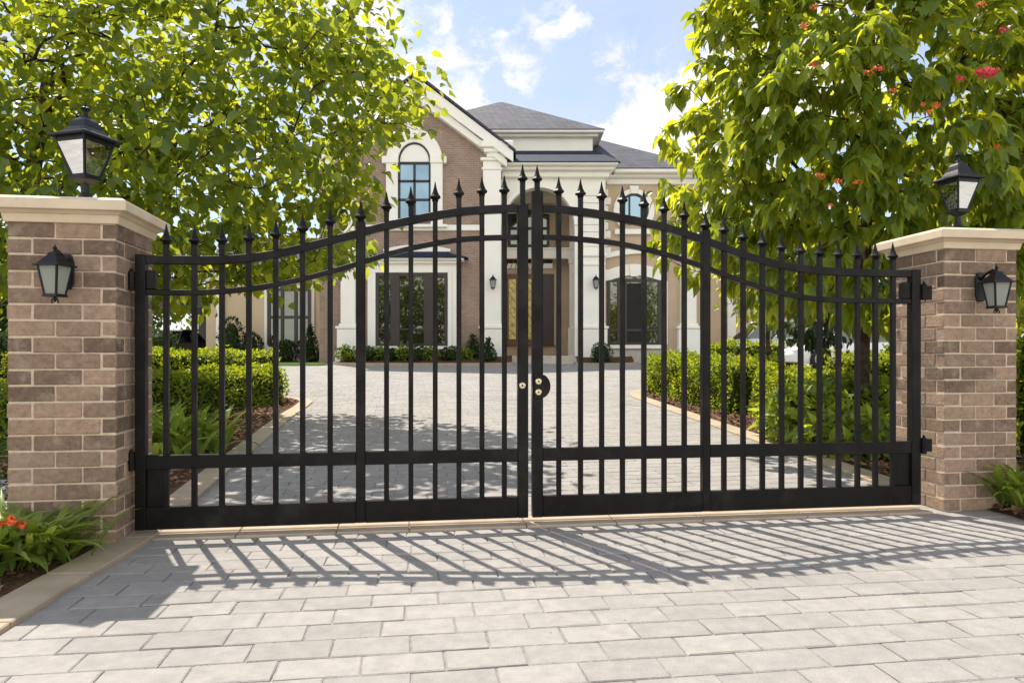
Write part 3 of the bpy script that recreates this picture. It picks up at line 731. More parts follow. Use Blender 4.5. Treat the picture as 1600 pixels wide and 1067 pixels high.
# ------------------------------------------------------------------ hedges and plants
def hedge(path, w, h, label, dens=900, size=.062, mat='leaf_hedge', name='box_hedge', group='clipped hedges beside the drive', seed=0):
    P = [Vector((p[0], p[1])) for p in path]; r = np.random.default_rng(seed+50)
    base = Vector((P[0].x, P[0].y, gz(P[0].y)))
    root = empty(name, base, 0, label=label, cat='hedge', group=group)
    core = MB(); pos = []; nor = []
    pts = []
    for a, b in zip(P, P[1:]):
        n = max(1, int((b-a).length/.3))
        for i in range(n): pts.append(a.lerp(b, i/n))
    pts.append(P[-1]); m = len(pts); vs = []; prof = [(-.5, 0), (-.52, .45), (-.5, .86), (-.40, .98), (0, 1.0), (.40, .98), (.5, .86), (.52, .45), (.5, 0)]
    nn = []
    for i, p in enumerate(pts):
        d = (pts[min(i+1, m-1)]-pts[max(i-1, 0)]).normalized(); n = Vector((-d.y, d.x)); nn.append((p, d, n))
        for a, hh in prof: q = p+n*a*(w-.10); vs.append((q.x, q.y, gz(q.y)+hh*(h-.05)))
    k = len(prof); fs = [tuple(range(k)), tuple(range((m-1)*k, m*k))[::-1]]
    for i in range(m-1):
        for e in range(k-1): fs.append((i*k+e, i*k+e+1, (i+1)*k+e+1, (i+1)*k+e))
    core.add(vs, fs); core.build('stems', 'hedge_core', root, world=True)
    L = sum((b-a).length for a, b in zip(P, P[1:])); per = w+2*h; n = int((L*per+2*w*h)*dens)
    for _ in range(n):
        x = r.random()
        end = r.random() < (2*w*h)/(L*per+2*w*h)
        t = r.random()*(m-1); i = min(int(t), m-2); f = t-i
        if end: i, f = (0, -.02) if r.random() < .5 else (m-2, 1.02)
        p = nn[i][0].lerp(nn[i+1][0], f); d = nn[i][1]; nv = nn[i][2]
        if end:
            a = r.uniform(-.5, .5)*w; z = r.random()*h; N3 = np.array([d.x, d.y, 0])*(1 if f > .5 else -1)+[0, 0, .2]
        else:
            u = r.random()*per
            if u < w: a = u-w/2; z = h; N3 = np.array([0, 0, 1.])
            else:
                s = 1 if r.random() < .5 else -1; z = r.random()*h; a = s*w/2; N3 = np.array([nv.x*s, nv.y*s, .25])
        if z > h*.9 and abs(a) > w*.42: z -= .05*r.random(); a *= .96
        q = p+nv*a; bump = .035*math.sin(q.x*5.3+q.y*3.7+z*6)+.03*math.sin(q.x*11+z*9-q.y*8)+.02*r.normal()
        if r.random() < .03: bump += r.random()*.09
        q3 = np.array([q.x, q.y, gz(q.y)+z])+N3*bump
        pos.append(q3); nor.append(N3)
    pos = np.array(pos); nor = np.array(nor)
    dirs = nor*.55+rdir(len(pos))*[1, 1, .8]+[0, 0, .35]; ups = nor+rdir(len(pos))*.7
    scatter('foliage', dia_tpl(.6, .2), pos-np.array(base), dirs, ups, size*r.uniform(.6, 1.3, len(pos)), mat, root)
    return root
hedge([(-4.55, 12.75), (-4.95, 11.4), (-5.5, 9.6), (-6.0, 8.0)], 1.0, .62, 'long clipped hedge beside the left mulch bed, its end facing the forecourt', 1000, seed=1)
hedge([(-5.0, 14.2), (-7.2, 14.9), (-11, 15.8)], .9, .84, 'bright clipped hedge running across behind the left mulch bed hedge', 520, .075, seed=2)
hedge([(3.25, 14.9), (3.45, 13.0), (3.8, 10.9)], .85, .78, 'clipped hedge at the tip of the right bed, nearest the house door', 1000, seed=3)
hedge([(4.0, 10.6), (4.05, 9.4), (4.12, 8.6)], .75, .70, 'short taller hedge stepping forward beside the right border stones', 1100, seed=4)
hedge([(4.75, 10.3), (6.0, 10.1), (8.2, 9.9)], .9, .92, 'clipped hedge crossing behind the broad-leaved plants at right', 800, seed=5)
hedge([(5.4, 19.0), (6.4, 19.0), (7.2, 19.1)], .7, .95, 'far low hedge in front of the parked silver car', 400, .09, group='low hedges by the parking', seed=6)
hedge([(4.7, 17.3), (5.6, 17.3), (6.5, 17.5)], .6, .62, 'far low hedge just behind the tip of the right bed', 420, .085, group='low hedges by the parking', seed=7)
hedge([(10.6, 19.6), (16, 20)], .8, .9, 'far low hedge before the white saloon car', 320, .09, group='low hedges by the parking', seed=8)

def strap_plant(loc, n, L, w, label, name='strap_leaf_plant', group='arching leafy plants', mat='leaf_strap', seed=0, flower=None, rad=.1, up=1.0):
    root = empty(name, loc, 0, label=label, cat='plant', group=group); rr = random.Random(seed+900); mb = MB()
    for i in range(n):
        az = rr.uniform(0, 6.28); l = L*rr.uniform(.6, 1.15); ww = w*rr.uniform(.7, 1.2); rise = rr.uniform(.35, 1.25)*up; arch = rr.uniform(.9, 1.9)
        o = Vector((rr.gauss(0, rad), rr.gauss(0, rad), 0)); d = Vector((math.cos(az), math.sin(az), 0)); s = Vector((-d.y, d.x, 0))
        vs = []; fs = []; pos = o.copy(); ang = math.atan2(rise, .55); K = 6
        for k in range(K+1):
            t = k/K; wd = ww*(math.sin(math.pi*min(1, t*.86+.14))**.8)*(.5 if k == 0 else 1)
            if k == K: wd = .001
            upv = Vector((-d.x*math.sin(ang), -d.y*math.sin(ang), math.cos(ang)))
            vs += [pos-s*wd/2+upv*wd*.18, pos.copy(), pos+s*wd/2+upv*wd*.18]
            pos = pos+(d*math.cos(ang)+Vector((0, 0, 1))*math.sin(ang))*l/K; ang -= arch/K*(.4+1.4*t)
        for k in range(K):
            for e in (0, 1): fs.append((3*k+e, 3*k+e+1, 3*k+4+e, 3*k+3+e))
        mb.add(vs, fs)
    mb.build('foliage', mat, root, smooth=True)
    if flower:
        for fx, fy, fz, r in flower:
            fm = MB(); c = Vector((fx, fy, fz))
            for i in range(16):
                d = Vector((rr.gauss(0, 1), rr.gauss(0, 1), rr.gauss(.5, .6))).normalized(); t = d.orthogonal().normalized(); t.rotate(Matrix.Rotation(rr.uniform(0, 6.28), 3, d)); s = d.cross(t); p = c+d*r*.5
                fm.add([p-t*r*.2, p+s*r*.35+d*r*.2, p+t*r*.9, p-s*r*.35+d*r*.2], [(0, 1, 2), (0, 2, 3)])
            fm.build('blossom', 'blossom_orange', root)
    return root
strap_plant((U(48, 0, 3.72).x, 3.72, 0.02), 150, .47, .042, 'arching green plant with orange flowers at the foot of the left brick pillar', seed=1, flower=[(-.045, -.16, .24, .032), (.03, -.18, .245, .034), (.0, -.15, .26, .028), (.06, -.15, .235, .026)], rad=.085, up=.95)
strap_plant((U(-60, 0, 3.5).x, 3.5, .02), 60, .45, .062, 'arching green plant at the left edge of the paving, partly out of view', seed=7, rad=.1)
strap_plant((U(1592, 0, 5.05).x, 5.05, 0.02), 140, .50, .045, 'arching green plant at the outer foot of the right brick pillar', seed=2, rad=.09, up=1.1)
p = U(283, 690, 7.2)
strap_plant((p.x, 7.2, gz(7.2)+.02), 120, .72, .072, 'arching bright green plant in the left mulch bed behind the gate', seed=3, rad=.17, up=1.25)
strap_plant((p.x-.75, 7.6, gz(7.6)+.02), 90, .70, .07, 'arching green plant half hidden by the left pillar behind the gate', seed=4, rad=.15, up=1.2)

def shrub(loc, shape, n, size, mat, label, name='shrub', tpl=None, group=None, cat='shrub', seed=0, core=.72, kind='ball', hang=0):
    # leaves over an uneven solid of revolution / ellipsoid; shape = (rx, ry, h)
    rx, ry, h = shape; r = np.random.default_rng(seed+300); root = empty(name, loc, 0, label=label, cat=cat, group=group)
    th = r.uniform(0, 6.283, n); 
    if kind == 'cone': t = r.random(n)**1.3; rad = (1-t)**.8*(.35+.65*np.minimum(1, (t+.02)*9)); z = t*h; nz = .35
    else:
        u = r.uniform(-.75, 1, n); rad = np.sqrt(np.maximum(0, 1-u*u)); z = (u+.75)/1.75*h; nz = None
    k = 1+.12*np.sin(th*3+z*7+seed)+.08*np.sin(th*7-z*11)+r.normal(size=n)*.05
    k *= np.where(r.random(n) < .25, r.uniform(.75, 1, n), 1)
    pos = np.stack([np.cos(th)*rad*rx*k, np.sin(th)*rad*ry*k, z*(1+.05*(k-1))], 1)
    nor = np.stack([np.cos(th)*rad, np.sin(th)*rad, (u if nz is None else np.full(n, nz))], 1)
    dirs = nor*.7+rdir(n)*.8+[0, 0, .2-hang]; ups = nor+[0, 0, .6]+rdir(n)*.4
    mb = MB(); prof = [(0, .3*rx*core), (.12*h, .9*rx*core), (.4*h, rx*core), (.75*h, .72*rx*core), (.93*h*.95, .25*rx*core)] if kind != 'cone' else [(0, .5*rx*core), (.1*h, rx*core*.9), (.5*h, .5*rx*core), (.9*h, .06*rx)]
    mb.lathe(prof, seg=10); mb.v = [(x, y*ry/rx, z) for x, y, z in mb.v]; mb.build('stems', 'hedge_core', root)
    scatter('foliage', tpl or dia_tpl(.55, .15), pos, dirs, ups, size*r.uniform(.65, 1.25, n), mat, root)
    return root
for i, (px, Y, rx, h, lab) in enumerate(((1262, 8.2, .50, .62, 'broad-leaved bright green plant nearest the right border stones'), (1318, 8.5, .55, .72, 'broad-leaved bright green plant in the middle of the right bed'),
                                        (1378, 8.3, .55, .66, 'broad-leaved bright green plant beside the right pillar, behind the gate'), (1330, 7.4, .45, .42, 'low broad-leaved plant at the front of the right bed'))):
    p = U(px, 600, Y)
    shrub((p.x, Y, gz(Y)+.01), (rx, rx, h), 900, .15, 'leaf_plant', lab, 'broad_leaf_plant', leaf_tpl(.5, .12, .35), 'broad-leaved plants in the right bed', 'plant', seed=i, core=.6, hang=.15)
tag(shrub((U(1240, 0, 9.0).x, 9.0, gz(9.0)), (.13, .13, .5), 70, .1, 'leaf_plant', 'small red-flowered plant between hedge and broad-leaved plants', 'small_plant', leaf_tpl(.5, .1, .3), None, 'plant', seed=31))

# ------------------------------------------------------------------ house
HY = 28.0
HB = U(842, 0, HY); HOUSE = empty('house', (HB.x, HY, .80), 0, label='large two-storey brick and stucco house with arched entry, seen through the gate', cat='house')
def P2(px, py, Y): p = U(px, py, Y); return (p.x, p.z)
def X(px, Y=HY): return (px-CX)/F*Y
def Z(py, Y=HY): return EYE+(HOR-py)/F*Y
def hb(mb, name, mat, parent=None, **kw): return mb.build(name, mat, parent or HOUSE, world=True, **kw)
def arc(cx, cz, rx, rz, a0, a1, n): return [(cx+rx*math.cos(R(a0+(a1-a0)*i/n)), cz+rz*math.sin(R(a0+(a1-a0)*i/n))) for i in range(n+1)]
GB = .70
# brick gable block
yg = 28.0
pk = (X(652), Z(128)); el, er = X(520), X(780); ez = Z(226)
wl, wr = X(534), X(772)
slope = (pk[1]-ez)/(er-pk[0])
zw = lambda x: pk[1]-slope*abs(x-pk[0])-.15
hb(MB().prism([(wl, GB), (wr, GB), (wr, zw(wr)), (pk[0], pk[1]-.15), (wl, zw(wl))], yg, 37), 'brick_wall', 'house_brick')
hb(MB().box(X(499, 28.6), wl+.02, 28.6, 36, GB, Z(228, 28.6)), 'brick_wall', 'house_brick')
# gable roof and white rakes
def band(x0, z0, x1, z1, t): return [(x0, z0), (x1, z1), (x1, z1-t), (x0, z0-t)]
eL, eR = X(502), X(802); zeL = pk[1]-slope*(pk[0]-eL); zeR = pk[1]-slope*(eR-pk[0])
tp = .40
poly = [(eL, zeL), pk, (eR, zeR), (eR, zeR-tp), (pk[0], pk[1]-tp*1.25), (eL, zeL-tp)]
hb(MB().prism(poly, yg-.55, yg-.40), 'rake_board', 'trim')
poly2 = [(eL+.25, zeL-.30), (pk[0], pk[1]-.45), (eR-.25, zeR-.30), (eR-.25, zeR-.55), (pk[0], pk[1]-.85), (eL+.25, zeL-.55)]
hb(MB().prism(poly2, yg-.39, yg+.02), 'soffit', 'trim')
poly3 = [(eL-.1, zeL-.04), (pk[0], pk[1]+.07), (eR+.1, zeR-.04), (eR+.1, zeR+.06), (pk[0], pk[1]+.17), (eL-.1, zeL+.06)]
hb(MB().prism(poly3, yg-.62, 37), 'gable_roof', 'shingle')
# cornice returns above the pilasters
for (a, b) in ((X(752), X(802)), (X(502), X(552))):
    hb(MB().box(a, b, yg-.56, yg+.6, Z(236), Z(226)).box(a+.12, b-.12, yg-.46, yg+.5, Z(243), Z(236)).box(a+.22, b-.22, yg-.36, yg+.4, Z(250), Z(243)), 'cornice', 'trim', bevel=.03)
def pilaster(px0, px1, pytop, Y, name='pilaster', ped=506, base=556, proud=.22, mat='trim', tags=None):
    a, b = X(px0, Y), X(px1, Y); f = Y-proud
    mb = MB().box(a, b, f, Y+.05, Z(ped, Y), Z(pytop, Y))
    mb.box(a-.12, b+.12, f-.10, Y+.05, GB, Z(ped+8, Y)); mb.box(a-.17, b+.17, f-.15, Y+.05, Z(ped+8, Y), Z(ped+4, Y)); mb.box(a-.06, b+.06, f-.05, Y+.05, Z(ped+4, Y), Z(ped, Y))
    mb.box(a-.18, b+.18, f-.16, Y+.05, GB, GB+.35)
    mb.box(a-.05, b+.05, f-.05, Y+.05, Z(pytop+18, Y), Z(pytop+14, Y)); mb.box(a-.10, b+.10, f-.10, Y+.05, Z(pytop+4, Y), Z(pytop, Y)+.02)
    return hb(mb, name, mat, bevel=.02)
pilaster(534, 557, 250, yg); pilaster(755, 783, 250, yg)
# rustication grooves are real courses on the pilaster of the entry: thin plates
# belt course and foundation
hb(MB().box(wl+.65, X(752), yg-.09, yg+.02, Z(361), Z(352)), 'belt_course', 'trim', bevel=.02)
hb(MB().box(X(560), X(752), yg-.06, yg+.02, GB, Z(549)), 'foundation', 'foundation')
def pane_grid(mb, x0, x1, z0, z1, y, nx, nz, t=.05, d=.06):
    for i in range(nx+1): x = x0+(x1-x0)*i/nx; mb.box(x-t/2, x+t/2, y-d, y, z0, z1)
    for k in range(nz+1): z = z0+(z1-z0)*k/nz; mb.box(x0, x1, y-d+.006, y-.006, z-t/2, z+t/2)
# arched upper window
cx = X(648); ro = X(692)-cx; ri = X(673.5)-cx; zs = Z(254); zb_ = Z(352)
w = None
ring = [(cx+ro, zb_), (cx+ro, zs)]+arc(cx, zs, ro, Z(203)-zs, 0, 180, 20)[1:]+[(cx-ro, zb_), (cx-ri, zb_)]+arc(cx, zs, ri, Z(224)-zs, 180, 0, 20)+[(cx+ri, zb_)]
win = hb(MB().prism(ring, yg-.16, yg+.02), 'arched_window', 'trim', bevel=.02)
for a_, b_ in ((cx-ro-.16, cx-ri+.02), (cx+ri-.02, cx+ro+.16)): hb(MB().box(a_, b_, yg-.22, yg, Z(257), Z(246)), 'impost', 'trim', win, bevel=.02)
hb(MB().prism([(cx-.16, Z(219)), (cx+.16, Z(219)), (cx+.30, Z(199)), (cx-.30, Z(199))], yg-.30, yg).box(cx-.36, cx+.36, yg-.33, yg, Z(199), Z(195)), 'keystone', 'trim', win, bevel=.02)
hb(MB().box(cx-ro-.2, cx+ro+.2, yg-.26, yg, Z(352)-.12, Z(352)), 'sill', 'trim', win, bevel=.02)
arch_gl = [(cx-ri, Z(254))]+arc(cx, zs, ri, Z(224)-zs, 180, 0, 20)
hb(MB().prism(arch_gl, yg-.06, yg+.01), 'fanlight', 'trim', win)
rr_ = [(cx+ri, zs), ]+arc(cx, zs, ri, Z(224)-zs, 0, 180, 20)+[(cx-ri+.07, zs)]+arc(cx, zs, ri-.07, Z(224)-zs-.07, 180, 0, 20)
hb(MB().prism(rr_, yg-.09, yg-.05), 'arch_frame', 'window_frame', win)
hb(MB().box(cx-ri, cx+ri, yg-.05, yg+.01, Z(345), Z(255)), 'glass', 'window_glass', win)
fr = MB(); pane_grid(fr, cx-ri+.04, cx+ri-.04, Z(343), Z(256), yg-.05, 2, 1, .09); 
for py in (284, 313): fr.box(cx-ri, cx+ri, yg-.11, yg-.056, Z(py)-.04, Z(py)+.04)
hb(fr, 'frame', 'window_frame', win)
# lower bay window with small roof
bx0, bx1 = X(577), X(716); yb = yg-.35
win = hb(MB().prism([(bx0, Z(549)), (bx1, Z(549)), (bx1, Z(408)), (bx0, Z(408)), (bx0, Z(549)), ][:4], yb, yg+.02), 'bay_window', 'trim', bevel=.02)
mb = MB(); 
mb.prism([(X(585), Z(546)), (X(708), Z(546)), (X(708), Z(541)), (X(585), Z(541))], yb-.10, yb)
mb.prism([(X(584), Z(541)), (X(590), Z(541)), (X(590), Z(428)), (X(584), Z(428))], yb-.08, yb).prism([(X(701), Z(541)), (X(707), Z(541)), (X(707), Z(428)), (X(701), Z(428))], yb-.08, yb).prism([(X(584), Z(428)), (X(707), Z(428)), (X(707), Z(422)), (X(584), Z(422))], yb-.08, yb)
mb.box(bx0-.25, bx1+.25, yb-.3, yg, Z(410), Z(406)).box(bx0-.12, bx1+.12, yb-.18, yg, Z(414), Z(410))
hb(mb, 'casing', 'trim', win, bevel=.015)
def hip(x0, x1, y0, y1, z0, xa, xb, ya, z1): return MB().add([(x0, y0, z0), (x1, y0, z0), (x1, y1, z0), (x0, y1, z0), (xa, ya, z1), (xb, ya, z1)], [(0, 1, 5, 4), (1, 2, 5), (3, 0, 4), (2, 3, 4, 5), (0, 3, 2, 1)])
m_ = MB().add([(bx0-.38, yb-.42, Z(406)), (bx1+.42, yb-.42, Z(406)), (bx1+.42, yg, Z(406)), (bx0-.38, yg, Z(406)), (X(612), yg-.06, Z(393)), (X(690), yg-.06, Z(393)), (X(690), yg, Z(393)), (X(612), yg, Z(393))], [(0, 1, 5, 4), (1, 2, 6, 5), (3, 0, 4, 7), (4, 5, 6, 7), (0, 3, 2, 1), (2, 3, 7, 6)])
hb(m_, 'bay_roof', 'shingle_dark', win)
hb(MB().prism([(X(600), Z(394))]+[(X(600+104*t), Z(390-7*math.sin(math.pi*t))) for t in np.linspace(0, 1, 13)]+[(X(704), Z(394))], yg-.14, yg+.01), 'arched_head', 'trim', win)
hb(MB().box(X(590), X(701), yb-.02, yb+.01, Z(541), Z(428)), 'glass', 'dark_glass', win)
fr = MB()
for a, b in ((590.5, 595), (613, 627), (642, 647), (664, 679), (696, 700.5)): fr.box(X(a), X(b), yb-.09, yb-.022, Z(541), Z(428))
for a, b in ((428, 434), (513.5, 516.5), (537, 541)): fr.box(X(590.5), X(700.5), yb-.075, yb-.025, Z(b), Z(a))
hb(fr, 'frame', 'frame_brown', win, bevel=.01)
# main upper storey behind with its hip roof
yu = 30.6
hb(MB().box(X(690, yu), X(926, yu), yu, 38, Z(300, yu), Z(211, yu)), 'upper_wall', 'stucco_white')
hb(MB().box(X(690, yu), X(942, yu), yu-.45, 38.4, Z(212, yu), Z(207.5, yu)).box(X(690, yu), X(934, yu), yu-.25, 38.2, Z(216, yu), Z(212, yu)), 'eave', 'trim', bevel=.03)
za = Z(207.5, yu); xp, yp = X(783, 34.4), 34.4; zp = Z(160, 34.4)
hb(MB().add([(X(614, yu), yu-.5, za), (X(943, yu), yu-.5, za), (X(943, yu), 38.6, za), (X(614, yu), 38.6, za), (xp-.1, yp, zp), (xp+.1, yp, zp)], [(0, 1, 5, 4), (1, 2, 5), (3, 0, 4), (2, 3, 4, 5), (0, 3, 2, 1)]), 'hip_roof', 'shingle')
# entry porch
ye = 28.5; axc = X(842, ye); ar = X(898, ye)-axc
x0, x1 = X(783.5, ye), X(946, ye); zsp = Z(352, ye); zt = Z(266, ye); rz = Z(293, ye)-zsp
poly = [(x0, GB), (axc-ar, GB), (axc-ar, zsp)]+arc(axc, zsp, ar, rz, 180, 0, 24)[1:-1]+[(axc+ar, zsp), (axc+ar, GB), (x1, GB), (x1, zt), (x0, zt)]
hb(MB().prism(poly, ye, ye+.5), 'porch_wall', 'stucco_white')
rg = [(axc-ar-.02, zsp-.1)]+arc(axc, zsp, ar+.16, rz+.16, 180, 0, 24)+[(axc+ar+.02, zsp-.1), (axc+ar-.02, zsp)]+arc(axc, zsp, ar-.02, rz-.02, 0, 180, 24)
hb(MB().prism([(axc-ar-.16, zsp)]+arc(axc, zsp, ar+.16, rz+.16, 180, 0, 24)[1:]+[(axc+ar-.02, zsp)]+arc(axc, zsp, ar-.02, rz-.02, 0, 180, 24)[1:], ye-.09, ye+.3), 'arch_trim', 'trim', bevel=.015)
hb(MB().box(x0-.02, X(962, ye), ye-.75, ye+1.5, Z(265, ye), Z(261, ye)).box(x0, X(957, ye), ye-.5, ye+1.5, Z(270, ye), Z(265, ye)).box(x0, X(951, ye), ye-.25, ye+1.5, Z(279, ye), Z(270, ye)), 'porch_eave', 'trim', bevel=.03)
zr0 = Z(261, ye); 
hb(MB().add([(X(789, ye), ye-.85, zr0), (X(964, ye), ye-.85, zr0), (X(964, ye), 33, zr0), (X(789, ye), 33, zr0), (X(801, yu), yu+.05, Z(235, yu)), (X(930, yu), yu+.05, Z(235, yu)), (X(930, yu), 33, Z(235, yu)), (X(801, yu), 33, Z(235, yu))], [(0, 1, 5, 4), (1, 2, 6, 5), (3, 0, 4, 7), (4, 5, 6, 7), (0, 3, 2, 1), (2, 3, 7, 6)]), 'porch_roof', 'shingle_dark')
pilaster(910, 943, 398, ye, proud=.2)
mb = MB()
for k in range(9): mb.box(X(908, ye), X(945, ye), ye-.06, ye+.02, Z(296+k*11.3+10.2, ye), Z(296+k*11.3, ye))
hb(mb, 'quoin', 'stucco_white', bevel=.012)
mb = MB()
# inside the porch
yi = 31.6
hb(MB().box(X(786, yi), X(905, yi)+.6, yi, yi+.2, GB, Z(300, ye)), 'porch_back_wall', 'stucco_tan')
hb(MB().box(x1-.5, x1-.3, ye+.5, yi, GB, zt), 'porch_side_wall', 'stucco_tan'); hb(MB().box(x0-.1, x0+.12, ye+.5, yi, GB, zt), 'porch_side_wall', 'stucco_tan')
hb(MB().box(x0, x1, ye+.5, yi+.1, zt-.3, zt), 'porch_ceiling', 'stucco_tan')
ym = 30.6
hb(MB().box(x0, x1-.4, ym, ym+.3, Z(404, ym), Z(387, ym)).box(x0, x1-.4, ym-.06, ym+.3, Z(390, ym), Z(387, ym)), 'balcony_beam', 'trim', bevel=.02)
for a, b in ((890, 903),):
    hb(MB().box(X(a, ym), X(b, ym), ym-.02, ym+.35, GB, Z(404, ym)).box(X(a-2, ym), X(b+2, ym), ym-.08, ym+.4, GB, Z(512, ym)).box(X(a-1.5, ym), X(b+1.5, ym), ym-.05, ym+.4, Z(398, ym)-.4, Z(404, ym)+.0), 'porch_column', 'trim', bevel=.02)
    hb(MB().box(X(a, ym), X(b, ym), ym, ym+.3, Z(387, ym), zt-.35), 'porch_column', 'trim', bevel=.02)
# upper window in the porch
win = hb(MB().box(X(790, yi), X(868, yi), yi-.10, yi+.01, Z(390, yi), Z(318, yi)), 'porch_window', 'stucco_cream', bevel=.02)
hb(MB().box(X(795, yi), X(857, yi), yi-.125, yi-.10, Z(386, yi), Z(330, yi)), 'glass', 'dark_glass', win)
fr = MB(); pane_grid(fr, X(796, yi), X(856, yi), Z(385, yi), Z(331, yi), yi-.126, 3, 2, .12); hb(fr, 'frame', 'window_frame', win)
# front door
ZF = Z(540, yi)
door = hb(MB().box(X(787, yi), X(872, yi), yi-.12, yi+.01, ZF, Z(403, yi)), 'front_door', 'stucco_cream', bevel=.02)
hb(MB().box(X(790, yi), X(863, yi), yi-.16, yi-.12, Z(420, yi), Z(406, yi)), 'transom', 'dark_glass', door)
sc = MB()
for k in range(9):
    t = X(791, yi)+k*.2; sc.tube([(t, yi-.18, Z(420, yi)), (t+.07, yi-.18, Z(412, yi)), (t+.16, yi-.18, Z(407, yi))], .018, 6)
hb(sc, 'transom_scroll', 'brass', door)
hb(MB().box(X(788, yi), X(815, yi), yi-.2, yi-.12, ZF, Z(429, yi)).box(X(815.3, yi), X(840, yi), yi-.2, yi-.12, ZF, Z(429, yi)), 'door_leaf', 'wood', door, bevel=.015)
lf = hb(MB().box(X(841, yi), X(865, yi), yi-.2, yi-.12, ZF, Z(429, yi)), 'door_leaf', 'dark_wood', door, bevel=.015)
hb(MB().box(X(795, yi), X(806, yi), yi-.215, yi-.2, Z(530, yi), Z(437, yi)).box(X(822, yi), X(832, yi), yi-.215, yi-.2, Z(530, yi), Z(437, yi)), 'door_glass', 'amber_glass', door)
sc = MB()
for c_ in (800, 826):
    for k in range(7):
        z_ = Z(525-13*k, yi); xx = X(c_, yi); sc.tube([(xx-.15, yi-.225, z_), (xx, yi-.23, z_+.12), (xx+.15, yi-.225, z_+.02), (xx, yi-.23, z_+.2), (xx-.12, yi-.225, z_+.3)], .007, 5)
hb(sc, 'door_scroll', 'window_frame', door)
hb(MB().box(X(812, yi)-.03, X(812, yi)+.03, yi-.27, yi-.2, Z(500, yi), Z(480, yi)), 'handle', 'brass', door, bevel=.01)
mb = MB()
for k, (yy, py) in enumerate(((28.0, 1), (28.4, 2), (28.8, 3))): mb.box(X(786, 28.4)-.0, X(906, 28.4)+.1*(2-k), yy-.35, 32-.02*k, .6-.01*k, .74+.125*(k+1))
hb(mb, 'porch_steps', 'step_stone', bevel=.015)
# right wing
yw = 29.3
hb(MB().box(X(944, yw), X(1090, yw), yw, 38, GB, Z(278, yw)), 'right_wing_wall', 'stucco_tan')
hb(MB().box(X(957, yw), X(1102, yw), yw-.7, 38.5, Z(276, yw), Z(270, yw)).box(X(950, yw), X(1098, yw), yw-.4, 38.3, Z(280, yw), Z(276, yw)).box(X(947, yw), X(1093, yw), yw-.12, 38.1, Z(289, yw), Z(280, yw)), 'right_wing_eave', 'trim', bevel=.03)
zr = Z(270, yw)
hb(MB().add([(X(900, yw), yw-.75, zr), (X(1104, yw), yw-.75, zr), (X(1104, yw), 39, zr), (X(900, yw), 39, zr), (X(890, 34), 34.0, Z(213, 34)), (X(914, 34), 34.0, Z(213, 34))], [(0, 1, 5, 4), (1, 2, 5), (3, 0, 4), (2, 3, 4, 5), (0, 3, 2, 1)]), 'right_wing_roof', 'shingle')
mb = MB()
for k in range(8): wq = 954 if k % 2 else 950; mb.box(X(944, yw), X(wq, yw), yw-.07, yw+.02, Z(296+k*13+11.5, yw), Z(296+k*13, yw))
hb(mb, 'quoin', 'trim', bevel=.02)
cx = X(990, yw); cz = Z(330, yw); ax, az = X(1022, yw)-cx, Z(296, yw)-cz
o_ = arc(cx, cz, ax, az, -55, 235, 30); i_ = arc(cx, cz+.03, ax-.24, az-.22, 235, -55, 30)
win = hb(MB().prism(o_+i_, yw-.14, yw+.02), 'oval_window', 'trim', bevel=.015)
hb(MB().box(X(960, yw), X(1020, yw), yw-.18, yw+.02, Z(367, yw), Z(359, yw)), 'sill', 'trim', win, bevel=.015)
hb(MB().prism([(cx-.13, Z(304, yw)), (cx+.13, Z(304, yw)), (cx+.2, Z(292, yw)), (cx-.2, Z(292, yw))], yw-.2, yw), 'keystone', 'trim', win, bevel=.015)
hb(MB().prism(arc(cx, cz+.03, ax-.23, az-.21, -54, 234, 30), yw-.05, yw+.01), 'glass', 'window_glass', win)
fr = MB(); gr = arc(cx, cz+.03, ax-.23, az-.21, -54, 234, 30); gi = arc(cx, cz+.03, ax-.33, az-.31, 234, -54, 30); fr.prism(gr+gi, yw-.10, yw-.052)
fr.box(cx-.22, cx-.15, yw-.095, yw-.055, cz-.6, cz+.66).box(cx+.28, cx+.35, yw-.095, yw-.055, cz-.6, cz+.62).box(cx-.55, cx+.55, yw-.09, yw-.056, cz-.46, cz-.36)
hb(fr, 'frame', 'window_frame', win)
seg = [(X(944+118*t, yw), Z(405-8*math.sin(math.pi*t), yw)) for t in np.linspace(0, 1, 15)]
hb(MB().prism(seg+[(x_, z_+.22) for x_, z_ in seg[::-1]], yw-.16, yw+.02), 'arched_belt_course', 'trim', bevel=.015)
xa, xb = X(949, yw), X(1032, yw)
top = [(xa+(xb-xa)*t, Z(441-9*math.sin(math.pi*t), yw)) for t in np.linspace(0, 1, 15)]
win = hb(MB().prism([(xa, Z(539, yw)), (xb, Z(539, yw))]+top[::-1], yw-.06, yw+.01), 'arched_casement_window', 'dark_glass')
hb(MB().prism([(x_*1.0+(-.12 if i == 0 else .12 if i == 14 else 0), z_+.03) for i, (x_, z_) in enumerate(top)]+[(xb+.35, top[-1][1]+.55)]+[(x_, z_+.5) for x_, z_ in top[::-1]]+[(xa-.25, top[0][1]+.55)], yw-.16, yw+.02), 'head_trim', 'trim', win, bevel=.015)
hb(MB().prism([(X(984, yw), Z(433, yw)), (X(996, yw), Z(433, yw)), (X(998, yw), Z(414, yw)), (X(982, yw), Z(414, yw))], yw-.22, yw), 'keystone', 'trim', win, bevel=.015)
hb(MB().box(xa-.1, xb+.1, yw-.2, yw+.02, Z(545, yw), Z(539, yw)), 'sill', 'trim', win, bevel=.015)
hb(MB().box(xb, xb+.28, yw-.1, yw+.02, Z(539, yw), Z(440, yw)), 'casing', 'trim', win, bevel=.015)
fr = MB()
for a, b in ((949, 953), (964, 969), (975, 979), (1002, 1010), (1027, 1032)): fr.box(X(a, yw), X(b, yw), yw-.12, yw-.062, Z(539, yw), Z(438, yw))
